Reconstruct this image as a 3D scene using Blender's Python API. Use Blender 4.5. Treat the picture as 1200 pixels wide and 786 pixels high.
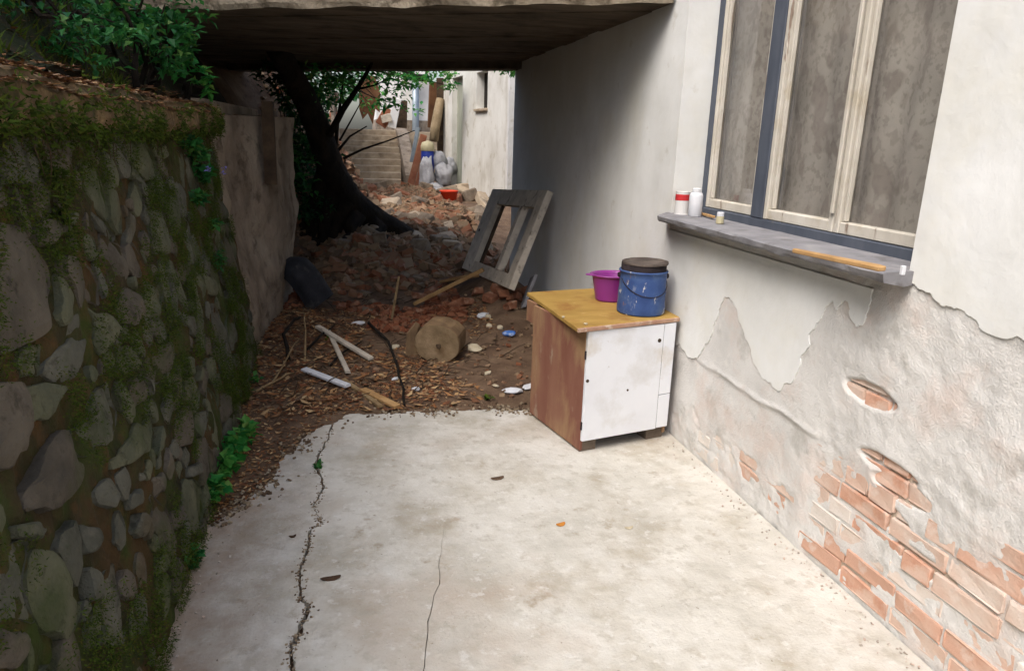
import bpy, bmesh, math, random
import numpy as np
from mathutils import Vector, Matrix, noise as mn
random.seed(7); rng = np.random.default_rng(11)
for o in list(bpy.data.objects): bpy.data.objects.remove(o)
scene = bpy.context.scene
C = scene.collection
rad = math.radians

# ------------------------------------------------------------------ camera
PW, PH = 1200, 786
PC = np.array([600., 393.]); V1 = np.array([393., 155.]); V2 = np.array([505., 3415.])
FPX = math.sqrt(-((V1-PC) @ (V2-PC)))
nz = lambda v: np.asarray(v, float)/np.linalg.norm(v)
Yc = nz([V1[0]-PC[0], -(V1[1]-PC[1]), -FPX]); Zc = -nz([V2[0]-PC[0], -(V2[1]-PC[1]), -FPX]); Xc = np.cross(Yc, Zc)
RC = np.array([Xc, Yc, Zc]); CO = np.array([0, 0, 1.65])
cd = bpy.data.cameras.new('camera'); cam = bpy.data.objects.new('camera', cd); C.objects.link(cam)
cd.sensor_fit = 'HORIZONTAL'; cd.sensor_width = 36; cd.lens = FPX/PW*36
cd.clip_start = .05; cd.clip_end = 600
m4 = Matrix.Identity(4)
for i in range(3):
    for j in range(3): m4[i][j] = RC[i, j]
    m4[i][3] = CO[i]
cam.matrix_world = m4
scene.camera = cam

# ------------------------------------------------------------------ light
SUN_EL, SUN_AZ = rad(52), math.atan2(-.55, -.75)      # direction towards the sun, in plan
sd = Vector((math.cos(SUN_AZ)*math.cos(SUN_EL), math.sin(SUN_AZ)*math.cos(SUN_EL), math.sin(SUN_EL)))
world = bpy.data.worlds.new('World'); scene.world = world; world.use_nodes = True
wn = world.node_tree; wn.nodes.clear()
sky = wn.nodes.new('ShaderNodeTexSky'); sky.sky_type = 'NISHITA'; sky.sun_disc = False
sky.sun_elevation = SUN_EL; sky.sun_rotation = math.atan2(sd.x, sd.y); sky.air_density = 1.0; sky.dust_density = 4.0; sky.ozone_density = .6
bg = wn.nodes.new('ShaderNodeBackground'); bg.inputs[1].default_value = .15
wo = wn.nodes.new('ShaderNodeOutputWorld')
wn.links.new(sky.outputs[0], bg.inputs[0]); wn.links.new(bg.outputs[0], wo.inputs[0])
sl = bpy.data.lights.new('sun', 'SUN'); so = bpy.data.objects.new('sun', sl); C.objects.link(so)
sl.energy = 1.5; sl.angle = rad(35); sl.color = (1, .99, .975)
so.rotation_euler = (-sd).to_track_quat('-Z', 'Y').to_euler()
scene.view_settings.view_transform = 'Standard'; scene.view_settings.look = 'None'
scene.view_settings.gamma = 1; scene.view_settings.exposure = 1.0
scene.render.engine = 'CYCLES'

# ------------------------------------------------------------------ pixel -> place
def ray(x, y): return RC @ nz([x-PC[0], -(y-PC[1]), -FPX])
def onZ(x, y, z=0): d = ray(x, y); return Vector(CO+d*(z-CO[2])/d[2])
def onX(x, y, X): d = ray(x, y); return Vector(CO+d*(X/d[0]))
def onY(x, y, Y): d = ray(x, y); return Vector(CO+d*(Y/d[1]))
BAT = .14
def onL(x, y):                                        # on the battered face of the stone wall
    d = ray(x, y); n = np.array([1, 0, BAT]); return Vector(CO+d*((-.60-n @ CO)/(n @ d)))
def sstep(a, b, x):
    t = min(1, max(0, (x-a)/(b-a))); return t*t*(3-2*t)
def N(x, y, z=0, s=1.): return mn.noise(Vector((x*s, y*s, z*s)))
def FB(x, y, z=0, s=1., o=4): return mn.fractal(Vector((x*s, y*s, z*s)), 1.0, 2.0, o)

# ------------------------------------------------------------------ mesh helpers
class MB:
    def __init__(s): s.v = []; s.f = []
    def add(s, vs, fs):
        b = len(s.v); s.v += [tuple(v) for v in vs]; s.f += [tuple(i+b for i in f) for f in fs]
    def box(s, c, size, rz=0, M=None):
        hx, hy, hz = size[0]/2, size[1]/2, size[2]/2
        vs = [Vector((x*hx, y*hy, z*hz)) for x in (-1, 1) for y in (-1, 1) for z in (-1, 1)]
        R = M if M is not None else Matrix.Rotation(rz, 3, 'Z')
        s.add([R @ v+Vector(c) for v in vs], [(0, 1, 3, 2), (4, 6, 7, 5), (0, 4, 5, 1), (2, 3, 7, 6), (0, 2, 6, 4), (1, 5, 7, 3)])
    def bar(s, a, b, w, t, up=(0, 0, 1), jit=0):
        a = Vector(a); b = Vector(b); d = (b-a).normalized(); u = Vector(up)
        x = d.cross(u)
        if x.length < 1e-3: x = d.cross(Vector((1, 0, 0)))
        x.normalize(); y = x.cross(d)
        vs = []
        for p in (a, b):
            for sx, sy in ((-1, -1), (1, -1), (1, 1), (-1, 1)):
                vs.append(p+x*sx*w/2+y*sy*t/2+Vector((random.uniform(-jit, jit), random.uniform(-jit, jit), random.uniform(-jit, jit))))
        s.add(vs, [(0, 1, 2, 3), (7, 6, 5, 4), (0, 4, 5, 1), (1, 5, 6, 2), (2, 6, 7, 3), (3, 7, 4, 0)])
    def tube(s, pts, rs, n=8, cap=True, jit=0):
        pts = [Vector(p) for p in pts]
        if not hasattr(rs, '__len__'): rs = [rs]*len(pts)
        rings = []
        ref = Vector((0, 0, 1))
        for i, p in enumerate(pts):
            d = (pts[min(i+1, len(pts)-1)]-pts[max(i-1, 0)]).normalized()
            x = d.cross(ref)
            if x.length < .1: x = d.cross(Vector((1, 0, 0)))
            x.normalize(); y = x.cross(d)
            rings.append([p+(x*math.cos(2*math.pi*k/n)+y*math.sin(2*math.pi*k/n))*rs[i]*(1+random.uniform(-jit, jit)) for k in range(n)])
        fs = []
        for i in range(len(rings)-1):
            for k in range(n): fs.append((i*n+k, i*n+(k+1) % n, (i+1)*n+(k+1) % n, (i+1)*n+k))
        vs = [v for r in rings for v in r]
        if cap: fs.append(tuple(range(n))[::-1]); fs.append(tuple((len(rings)-1)*n+k for k in range(n)))
        s.add(vs, fs)
    def lathe(s, prof, n=32, c=(0, 0, 0), sx=1, sy=1, closed=False):
        vs = []; fs = []
        for r, z in prof:
            for k in range(n): a = 2*math.pi*k/n; vs.append((c[0]+r*math.cos(a)*sx, c[1]+r*math.sin(a)*sy, c[2]+z))
        for i in range(len(prof)-1):
            for k in range(n): fs.append((i*n+k, i*n+(k+1) % n, (i+1)*n+(k+1) % n, (i+1)*n+k))
        s.add(vs, fs)
    def poly(s, pts, ext):                             # planar polygon and its extrusion by a vector
        n = len(pts); e = Vector(ext)
        s.add([Vector(p) for p in pts]+[Vector(p)+e for p in pts],
              [tuple(range(n)), tuple(range(2*n-1, n-1, -1))]+[(i, i+n, (i+1) % n+n, (i+1) % n) for i in range(n)])
    def grid(s, fn, us, vs_):
        nu, nv = len(us), len(vs_)
        s.add([fn(u, v) for u in us for v in vs_], [(i*nv+j, (i+1)*nv+j, (i+1)*nv+j+1, i*nv+j+1) for i in range(nu-1) for j in range(nv-1)])
    def build(s, name, mat, parent=None, smooth=False, bevel=0, seg=2, fix=True):
        me = bpy.data.meshes.new(name); me.from_pydata(s.v, [], s.f)
        if fix or bevel:
            bm = bmesh.new(); bm.from_mesh(me)
            bmesh.ops.recalc_face_normals(bm, faces=bm.faces)
            if bevel: bmesh.ops.bevel(bm, geom=bm.edges[:], offset=bevel, segments=seg, affect='EDGES', profile=.6)
            bm.to_mesh(me); bm.free()
        me.materials.append(mat)
        if smooth: me.polygons.foreach_set('use_smooth', [True]*len(me.polygons))
        o = bpy.data.objects.new(name, me); C.objects.link(o)
        if parent: o.parent = parent
        return o
def tag(o, label, cat, group=None):
    o['label'] = label; o['category'] = cat
    if group: o['group'] = group
    return o
def struct(o): o['kind'] = 'structure'; return o
def stuff(o): o['kind'] = 'stuff'; return o
def thing(name, label, cat, loc=(0, 0, 0), group=None):
    o = bpy.data.objects.new(name, None); C.objects.link(o); o.location = loc; o.empty_display_size = .1
    bpy.context.view_layer.update()
    return tag(o, label, cat, group)
def adopt(root, o):                                    # parts are meshed in world coordinates
    o.parent = root; o.matrix_parent_inverse = Matrix.Translation(root.location).inverted(); return o
def recenter(o):                                       # move a single-mesh thing's origin to its base
    me = o.data; co = np.empty(len(me.vertices)*3); me.vertices.foreach_get('co', co); co = co.reshape(-1, 3)
    c = np.array([(co[:, 0].min()+co[:, 0].max())/2, (co[:, 1].min()+co[:, 1].max())/2, co[:, 2].min()])
    me.vertices.foreach_set('co', (co-c).ravel()); o.location = c; return o

# ------------------------------------------------------------------ materials
def lin(h):                                            # sRGB hex -> linear
    h = h.lstrip('#'); r = [int(h[i:i+2], 16)/255 for i in (0, 2, 4)]
    return tuple(((c+.055)/1.055)**2.4 if c > .04045 else c/12.92 for c in r)+(1,)
def pm(name, cols, scale=4, detail=8, rough=.9, bump=.3, bscale=40, bdist=.01, stretch=(1, 1, 1), isl=0, spec=.25,
       spots=None, metal=0, big=None, transl=0, nrough=.6, orand=0):
    m = bpy.data.materials.new(name); m.use_nodes = True; t = m.node_tree; nd = t.nodes; lk = t.links
    b = nd['Principled BSDF']; b.inputs['Roughness'].default_value = rough; b.inputs['Specular IOR Level'].default_value = spec
    b.inputs['Metallic'].default_value = metal
    tc = nd.new('ShaderNodeTexCoord'); mp = nd.new('ShaderNodeMapping'); mp.inputs['Scale'].default_value = stretch
    lk.new(tc.outputs['Object'], mp.inputs[0])
    n1 = nd.new('ShaderNodeTexNoise'); n1.inputs['Scale'].default_value = scale; n1.inputs['Detail'].default_value = detail; n1.inputs['Roughness'].default_value = nrough
    lk.new(mp.outputs[0], n1.inputs['Vector'])
    fac = n1.outputs['Fac']
    if isl:
        g = nd.new('ShaderNodeNewGeometry'); mx = nd.new('ShaderNodeMix'); mx.inputs[0].default_value = isl
        lk.new(fac, mx.inputs[2]); lk.new(g.outputs['Random Per Island'], mx.inputs[3]); fac = mx.outputs[0]
    if orand:
        oi = nd.new('ShaderNodeObjectInfo'); mx = nd.new('ShaderNodeMix'); mx.inputs[0].default_value = orand; lk.new(fac, mx.inputs[2]); lk.new(oi.outputs['Random'], mx.inputs[3]); fac = mx.outputs[0]
    cr = nd.new('ShaderNodeValToRGB'); e = cr.color_ramp.elements
    lo, hi = (.02, .98) if isl > .5 else (.3, .7)
    cols = [(c if isinstance(c, tuple) else (lo+(hi-lo)*i/max(1, len(cols)-1), c)) for i, c in enumerate(cols)]
    for i, (p, c) in enumerate(cols):
        el = e[i] if i < 2 else e.new(p)
        el.position = p; el.color = lin(c) if isinstance(c, str) else c
    lk.new(fac, cr.inputs[0]); col = cr.outputs[0]
    def layer(col, c2, sc, thr, soft, strength=1., st=(1, 1, 1), det=6):
        mp2 = nd.new('ShaderNodeMapping'); mp2.inputs['Scale'].default_value = st; mp2.inputs['Location'].default_value = (3.1*sc, 1.7, 5.3)
        lk.new(tc.outputs['Object'], mp2.inputs[0])
        n2 = nd.new('ShaderNodeTexNoise'); n2.inputs['Scale'].default_value = sc; n2.inputs['Detail'].default_value = det; n2.inputs['Roughness'].default_value = .65
        lk.new(mp2.outputs[0], n2.inputs['Vector'])
        mr = nd.new('ShaderNodeMapRange'); mr.inputs[1].default_value = thr-soft; mr.inputs[2].default_value = thr+soft; mr.inputs[4].default_value = strength
        mr.clamp = True
        lk.new(n2.outputs['Fac'], mr.inputs[0])
        mx = nd.new('ShaderNodeMix'); mx.data_type = 'RGBA'
        lk.new(mr.outputs[0], mx.inputs[0]); lk.new(col, mx.inputs[6]); mx.inputs[7].default_value = lin(c2)
        return mx.outputs[2]
    for sp in (spots or []): col = layer(col, *sp)
    lk.new(col, b.inputs['Base Color'])
    if bump:
        n3 = nd.new('ShaderNodeTexNoise'); n3.inputs['Scale'].default_value = bscale; n3.inputs['Detail'].default_value = 6; n3.inputs['Roughness'].default_value = .65
        lk.new(mp.outputs[0], n3.inputs['Vector'])
        bp = nd.new('ShaderNodeBump'); bp.inputs['Strength'].default_value = bump; bp.inputs['Distance'].default_value = bdist
        lk.new(n3.outputs['Fac'], bp.inputs['Height']); lk.new(bp.outputs[0], b.inputs['Normal'])
        if big:
            n4 = nd.new('ShaderNodeTexNoise'); n4.inputs['Scale'].default_value = big[0]; n4.inputs['Detail'].default_value = 4
            lk.new(mp.outputs[0], n4.inputs['Vector'])
            b2 = nd.new('ShaderNodeBump'); b2.inputs['Strength'].default_value = big[1]; b2.inputs['Distance'].default_value = big[2]
            lk.new(n4.outputs['Fac'], b2.inputs['Height']); lk.new(bp.outputs[0], b2.inputs['Normal']); lk.new(b2.outputs[0], b.inputs['Normal'])
    if transl:
        tr = nd.new('ShaderNodeBsdfTranslucent'); lk.new(col, tr.inputs[0]); ms = nd.new('ShaderNodeMixShader'); ms.inputs[0].default_value = transl
        lk.new(b.outputs[0], ms.inputs[1]); lk.new(tr.outputs[0], ms.inputs[2]); lk.new(ms.outputs[0], nd['Material Output'].inputs[0])
    return m
M = {}
M['concrete'] = pm('concrete', ['#aca89d', '#bfbbb1', '#ccc9c1'], 3.2, 12, .95, .6, 90, .006, big=(14, .5, .02),
                   spots=[('#968b76', 2.6, .58, .09, .75), ('#8a7a62', 7, .66, .06, .7), ('#d8d5cc', 1.3, .56, .1, .6), ('#a08a74', .9, .6, .08, .5), ('#6d6250', 38, .69, .03, .7), ('#a9a396', 14, .6, .05, .6), ('#d2d0ca', 21, .62, .04, .5)])
M['soil'] = pm('soil', ['#4d3a2d', '#64503f', '#786350'], 5, 10, .97, .6, 35, .02, spots=[('#7d6a55', 2.3, .6, .1, .5), ('#3a2a1f', 14, .62, .05, .6)])
M['litter'] = pm('leaf_litter', ['#4a2f1e', '#6b4530', '#855a38', '#9c744c', '#b59a72', '#7a4a2e', '#5a4636', '#8a745a'], 8, 2, .85, 0, isl=.85)
M['mould'] = pm('wall_core', ['#1f1d10', '#2e2d17', '#3d3220', '#343c19'], 7, 9, .98, .9, 45, .02, spots=[('#5c4023', 5, .58, .06, .8), ('#324214', 2.3, .53, .07, .85), ('#48351e', 3.4, .56, .06, .75)])
M['moss'] = pm('moss', ['#222d0d', '#344413', '#465a18', '#52421c'], 5, 3, .95, 0, isl=.7, transl=.2)
M['stone'] = pm('stone', ['#42433b', '#57574e', '#65645a'], 5, 10, .95, .9, 70, .012, big=(16, .6, .03),
                spots=[('#36421b', 2.3, .58, .07, .75), ('#4d3f28', 3.4, .64, .05, .5), ('#64625a', 9, .64, .05, .6), ('#27261e', 14, .62, .05, .6)])
M['stone_b'] = pm('stone_brown', ['#413d36', '#565047', '#645d53'], 5, 10, .95, .9, 65, .012, big=(15, .6, .03),
                  spots=[('#36421b', 2.3, .58, .07, .75), ('#4d3f28', 3.4, .64, .05, .5), ('#231e17', 12, .62, .05, .6)])
M['stone_g'] = pm('stone_lichen', ['#424538', '#565847', '#646450'], 5, 10, .95, .9, 70, .012, big=(17, .6, .03),
                  spots=[('#36421b', 2.3, .58, .07, .75), ('#4d3f28', 3.4, .64, .05, .5), ('#2a2b1c', 13, .62, .05, .6)])
M['cap'] = pm('coping', ['#4a3d2a', '#6a573f', '#8a7355'], 7, 9, .97, .9, 35, .02, spots=[('#2c3214', 4, .56, .06, .9), ('#a08a63', 11, .62, .05, .6)])
M['abut'] = pm('abutment_render', ['#6b5f52', '#877a6c', '#9c9081'], 3.5, 9, .95, .7, 25, .02, stretch=(1, 1, .6), big=(7, .5, .05),
               spots=[('#4c4236', 6, .6, .06, .7), ('#a59a89', 4, .64, .06, .5)])
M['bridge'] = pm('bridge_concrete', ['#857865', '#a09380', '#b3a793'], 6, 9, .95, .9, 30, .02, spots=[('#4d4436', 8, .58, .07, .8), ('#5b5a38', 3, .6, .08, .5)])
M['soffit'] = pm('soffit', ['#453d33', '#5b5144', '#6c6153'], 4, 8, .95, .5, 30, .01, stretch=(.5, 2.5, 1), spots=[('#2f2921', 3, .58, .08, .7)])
M['earth'] = pm('bank_earth', ['#1d1710', '#2c2316', '#3d301d'], 4, 9, .98, .9, 25, .04, spots=[('#222c11', 2.6, .5, .08, .9), ('#1d170f', 7, .6, .07, .7)])
M['paint'] = pm('wall_paint', ['#d6d7d4', '#dfe0de', '#e5e6e4'], 2.5, 9, .9, .25, 35, .006, big=(3.5, .35, .03),
                spots=[('#d8d3bf', 1.6, .62, .12, .5), ('#b5ae9d', 6, .69, .06, .5), ('#c3c1b8', .9, .58, .14, .5, (1, 1, .35))])
M['render'] = pm('grey_render', ['#c5c3bf', '#d1cfcb', '#d9d7d3'], 5, 10, .97, .7, 120, .006, big=(30, .2, .01),
                 spots=[('#aeaba4', 4.5, .61, .05, .7), ('#dfdcd7', 7, .63, .05, .7), ('#cdb8ac', 3.3, .58, .08, .5)])
M['mortar'] = pm('mortar', ['#b0a291', '#c2b5a5', '#cfc5b8'], 14, 8, .97, .8, 60, .01, spots=[('#978676', 9, .6, .06, .6)])
M['brick_o'] = pm('brick_orange', ['#bb8a72', '#c69b84', '#ceac9a'], 12, 8, .93, .6, 70, .006, spots=[('#d0b8a8', 8, .56, .06, .7)])
M['brick_p'] = pm('brick_limed', ['#c49d88', '#caaf9e', '#cfbfb2', '#d4ccc3'], 9, 8, .95, .7, 60, .006, orand=.55, spots=[('#bd8a6c', 6, .64, .05, .7), ('#d8d0c7', 7, .58, .06, .7)])
M['sill'] = pm('sill_cement', ['#727174', '#838285', '#929193'], 7, 8, .9, .5, 50, .006, spots=[('#5f5a58', 9, .62, .05, .6), ('#a8a4a0', 5, .62, .06, .5)])
M['blue'] = pm('blue_grey_paint', ['#434852', '#4e545f', '#5a5f69'], 8, 8, .6, .25, 60, .003, stretch=(1, 1, .3), spots=[('#6b6a68', 15, .67, .04, .6)])
M['cream'] = pm('cream_paint', ['#b6b0a3', '#c2bcb0', '#cdc8bd'], 9, 8, .6, .35, 60, .003, stretch=(1, 1, .6),
                spots=[('#6f5848', 18, .62, .03, .8, (1, 1, .15)), ('#a79a80', 6, .6, .06, .5)])
M['woodold'] = pm('old_grey_wood', ['#a79d8e', '#bdb3a3', '#cdc3b3'], 8, 9, .9, .5, 40, .006, stretch=(1, 1, 1), spots=[('#4b4138', 10, .62, .05, .7)])
M['woodlight'] = pm('fresh_wood', ['#8f6f48', '#a98558', '#bb996b'], 9, 8, .85, .4, 40, .005, spots=[('#6d5030', 7, .63, .05, .6)])
M['wooddark'] = pm('dark_wood', ['#30261d', '#43362a', '#574736'], 8, 8, .92, .6, 40, .008)
M['bark'] = pm('bark', ['#15110d', '#231d17', '#332a20'], 9, 9, .96, 1, 22, .05, stretch=(1, 1, .4))
M['endgrain'] = pm('log_end', ['#6b5a42', '#806c52', '#947f65'], 10, 9, .92, .6, 60, .008, spots=[('#5b442c', 6, .6, .06, .6)])
M['logbark'] = pm('log_bark', ['#5c4a36', '#735d45', '#897152'], 10, 9, .94, .8, 40, .01, stretch=(1, 1, .4))
M['topboard'] = pm('top_board', ['#93733a', '#a68546', '#b29250'], 3, 9, .6, .3, 45, .004, stretch=(1, 3, 1), spots=[('#8a5c30', 4, .6, .06, .7), ('#c9a873', 9, .65, .04, .6)])
M['boardedge'] = pm('board_edge', ['#9a7460', '#b3917a'], 12, 8, .8, .5, 60, .004, spots=[('#cfc0ae', 14, .6, .05, .7)])
M['cabside'] = pm('cabinet_side', ['#704638', '#7f5546', '#8d6753'], 4, 9, .75, .3, 30, .004, stretch=(1, 1, .3),
                  spots=[('#a08360', 3.2, .56, .06, .7, (1, 1, .35)), ('#a89a84', 7, .64, .05, .6, (1, 1, .5))])
M['white'] = pm('white_laminate', ['#d8dade', '#dfe1e5', '#e4e6e9'], 3, 6, .4, .1, 30, .002, spots=[('#a89f92', 16, .70, .02, .8), ('#c8c6c2', 4, .60, .08, .6), ('#c2b8a8', 2.2, .66, .05, .6)])
M['block'] = pm('grey_block', ['#5b4f44', '#766a5d'], 8, 8, .9, .5, 50, .005)
M['innerpanel'] = pm('dark_wood_inner', ['#3a2a20', '#4a382b'], 6, 6, .9, .2)  # darker brown for the cabinet's back and bottom panels
M['purple'] = pm('purple_plastic', ['#7c2b78', '#8c3388'], 3, 3, .35, .03, 30, .002, spec=.5)
M['bucket'] = pm('blue_paint_chipped', ['#2c4272', '#374f80', '#4a6189'], 9, 9, .55, .3, 50, .003,
                 spots=[('#7d8598', 14, .60, .03, .7, (1, 1, .5)), ('#c9c6bf', 24, .635, .02, .9, (1, 1, .6)), ('#7a5a4c', 9, .66, .03, .8), ('#26376a', 4, .6, .06, .6)])
M['rust'] = pm('rusty_lid', ['#1d181a', '#2b2426', '#40363a'], 10, 8, .8, .5, 40, .005, spots=[('#8a8090', 8, .66, .04, .6)])
M['lidtop'] = pm('lid_top', ['#3f3834', '#554c46', '#6d635b'], 8, 8, .8, .4, 40, .004, spots=[('#4f3d32', 6, .6, .05, .7)])
M['curtain'] = pm('lace_curtain', ['#a39d98', '#aea8a3', '#b8b2ad'], 2, 4, .95, .3, 160, .003,
                  spots=[('#776a67', 11, .61, .04, .55, (1, 1, .75), 1), ('#827a75', 1.6, .55, .12, .4), ('#7d7470', 34, .56, .04, .5, (1, 1, .8), 2)])
M['room'] = pm('room_wall', ['#6b5f50', '#7a6d5c'], 2, 4, .9, .1)
M['slate'] = pm('felt_sheet', ['#1f2024', '#292a2f', '#35363b'], 7, 8, .85, .5, 40, .006, spots=[('#5d5a55', 6, .62, .06, .5)])
M['rub'] = pm('rubble', ['#503f31', '#6d5945', '#87725a', '#7a4d36', '#9a866d'], 9, 4, .95, .5, 50, .008, isl=.85)
M['tilefrag'] = pm('red_fragments', ['#5c3423', '#7d4a33', '#905e44', '#6b5140'], 9, 4, .95, .5, 50, .008, isl=.8)
M['crumb'] = pm('soil_crumb', ['#4a3a2c', '#665443', '#85755f', '#a0947f'], 9, 3, .95, 0, isl=.9)
M['crumb2'] = pm('plaster_crumb', ['#8a8074', '#a89f94', '#b09a8c', '#c8c2b8'], 9, 3, .95, 0, isl=.9)
M['scrap'] = pm('white_scrap', ['#c9cbd0', '#dcdde0'], 8, 4, .6, .2, 40, .004)
M['bluewrap'] = pm('blue_wrapper', ['#2b57a8', '#4676c2', '#d0d6df'], 22, 4, .4, .3, 40, .004)
M['pebble'] = pm('pale_stone', ['#a79a80', '#bcb097', '#cbbfa7'], 9, 6, .9, .4, 50, .004)
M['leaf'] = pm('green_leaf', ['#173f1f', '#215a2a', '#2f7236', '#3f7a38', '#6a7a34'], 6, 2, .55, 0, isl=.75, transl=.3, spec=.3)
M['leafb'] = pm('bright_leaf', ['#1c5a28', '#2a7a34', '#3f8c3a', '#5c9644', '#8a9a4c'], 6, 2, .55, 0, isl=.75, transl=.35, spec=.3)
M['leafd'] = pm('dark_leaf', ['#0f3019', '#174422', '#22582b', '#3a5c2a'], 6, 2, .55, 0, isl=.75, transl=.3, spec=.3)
M['flower'] = pm('violet_petal', ['#6a66b8', '#8a86cf'], 6, 2, .7, 0, isl=.6)
M['autumn'] = pm('orange_leaf', ['#b0702c', '#c4873c'], 20, 4, .8, .2)
M['brownleaf'] = pm('brown_leaf', ['#3b2c20', '#564030'], 20, 4, .85, .2)
M['farwhite'] = pm('far_white_render', ['#cdccc8', '#dcdbd8', '#e4e3e0'], 2, 8, .92, .2, 20, .01, spots=[('#b3afa4', 1.5, .62, .08, .5)])
M['farcream'] = pm('far_cream_render', ['#c9c6bd', '#d8d6cf', '#e0dfd9'], 1.5, 9, .93, .3, 20, .01, spots=[('#8f836a', 1.1, .58, .1, .6, (1, 1, .5)), ('#a79d86', 4, .63, .06, .6)])
M['fargreen'] = pm('far_door_paint', ['#8b8f80', '#9a9d8e', '#a7a898'], 3, 8, .8, .2, 20, .01, stretch=(1, 1, .3))
M['dark'] = pm('dark_void', ['#1c1814', '#2a241e'], 3, 4, .9, 0)
M['step'] = pm('stair_concrete', ['#8d7d68', '#a59580', '#b8a993'], 4, 9, .95, .6, 30, .01, spots=[('#5c5140', 3, .6, .08, .6)])
M['rustsheet'] = pm('rusty_sheet', ['#4a3020', '#5f4029', '#74543a'], 3, 8, .85, .3, 20, .01, spots=[('#9c7a55', 3, .64, .06, .6)])
M['terracotta'] = pm('terracotta_board', ['#7a4836', '#8d5c46', '#9c745c'], 4, 8, .9, .4, 30, .01)
M['zinc'] = pm('zinc_pipe', ['#7d8892', '#95a0a8'], 5, 6, .5, .1, 30, .002, metal=.4)
M['sack'] = pm('white_sack', ['#8f8f92', '#a8a8ab', '#bdbdc0'], 5, 8, .7, .8, 14, .03)
M['mat'] = pm('tan_mat', ['#6f604a', '#85755c', '#988870'], 5, 8, .95, .6, 30, .01)
M['navy'] = pm('navy_plastic', ['#1f2f7a', '#2c3f94'], 5, 4, .4, .05)
M['yellow'] = pm('pale_yellow_plastic', ['#b0a684', '#c0b898'], 5, 4, .5, .05)
M['red'] = pm('red_plastic', ['#c8371c', '#d8482a'], 5, 4, .45, .05)
M['redlabel'] = pm('red_label', ['#b0282c', '#c23a3c'], 12, 4, .5, .05)
M['metalcap'] = pm('tin_white', ['#cfcdc9', '#dddbd8'], 6, 5, .45, .05)
M['straw'] = pm('dry_twig', ['#6d5a40', '#8a7454', '#a48e6b'], 9, 6, .95, .4, 50, .004)
def glass_mat():
    m = bpy.data.materials.new('window_glass'); m.use_nodes = True; t = m.node_tree; t.nodes.clear()
    o = t.nodes.new('ShaderNodeOutputMaterial'); tr = t.nodes.new('ShaderNodeBsdfTransparent'); g = t.nodes.new('ShaderNodeBsdfGlossy')
    d = t.nodes.new('ShaderNodeBsdfDiffuse'); d.inputs[0].default_value = lin('#aaa39c')
    tr.inputs[0].default_value = (.92, .93, .9, 1); g.inputs['Roughness'].default_value = .06
    lw = t.nodes.new('ShaderNodeLayerWeight'); pw = t.nodes.new('ShaderNodeMath'); pw.operation = 'POWER'; pw.inputs[1].default_value = 4.5
    t.links.new(lw.outputs['Facing'], pw.inputs[0]); fr = t.nodes.new('ShaderNodeMapRange'); fr.inputs[3].default_value = .12; fr.inputs[4].default_value = .9; t.links.new(pw.outputs[0], fr.inputs[0])
    m1 = t.nodes.new('ShaderNodeMixShader'); m2 = t.nodes.new('ShaderNodeMixShader')
    nn = t.nodes.new('ShaderNodeTexNoise'); nn.inputs['Scale'].default_value = 5; nn.inputs['Detail'].default_value = 7
    mr = t.nodes.new('ShaderNodeMapRange'); mr.inputs[1].default_value = .35; mr.inputs[2].default_value = .8; mr.inputs[3].default_value = .10; mr.inputs[4].default_value = .38
    tc = t.nodes.new('ShaderNodeTexCoord'); t.links.new(tc.outputs['Object'], nn.inputs['Vector']); t.links.new(nn.outputs['Fac'], mr.inputs[0])
    t.links.new(mr.outputs[0], m1.inputs[0]); t.links.new(tr.outputs[0], m1.inputs[1]); t.links.new(d.outputs[0], m1.inputs[2])
    t.links.new(fr.outputs[0], m2.inputs[0]); t.links.new(m1.outputs[0], m2.inputs[1]); t.links.new(g.outputs[0], m2.inputs[2])
    t.links.new(m2.outputs[0], o.inputs[0]); return m
M['glass'] = glass_mat()

def dirt_wash(m, c2, x0, x1, strength):                 # soil trodden over the paving along the wall foot
    t = m.node_tree; nd = t.nodes; lk = t.links; b = nd['Principled BSDF']; src = b.inputs['Base Color'].links[0].from_socket
    tc = nd.new('ShaderNodeTexCoord'); sx = nd.new('ShaderNodeSeparateXYZ'); lk.new(tc.outputs['Object'], sx.inputs[0])
    n = nd.new('ShaderNodeTexNoise'); n.inputs['Scale'].default_value = 4; n.inputs['Detail'].default_value = 8; n.inputs['Roughness'].default_value = .7; lk.new(tc.outputs['Object'], n.inputs['Vector'])
    a = nd.new('ShaderNodeMath'); a.operation = 'MULTIPLY_ADD'; lk.new(n.outputs['Fac'], a.inputs[0]); a.inputs[1].default_value = .9; lk.new(sx.outputs[0], a.inputs[2])
    mr = nd.new('ShaderNodeMapRange'); mr.inputs[1].default_value = x0; mr.inputs[2].default_value = x1; mr.inputs[3].default_value = strength; mr.inputs[4].default_value = 0; lk.new(a.outputs[0], mr.inputs[0])
    mx = nd.new('ShaderNodeMix'); mx.data_type = 'RGBA'; lk.new(mr.outputs[0], mx.inputs[0]); lk.new(src, mx.inputs[6]); mx.inputs[7].default_value = lin(c2); lk.new(mx.outputs[2], b.inputs['Base Color'])
dirt_wash(M['concrete'], '#8a7460', -.15, .25, .75)

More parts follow.
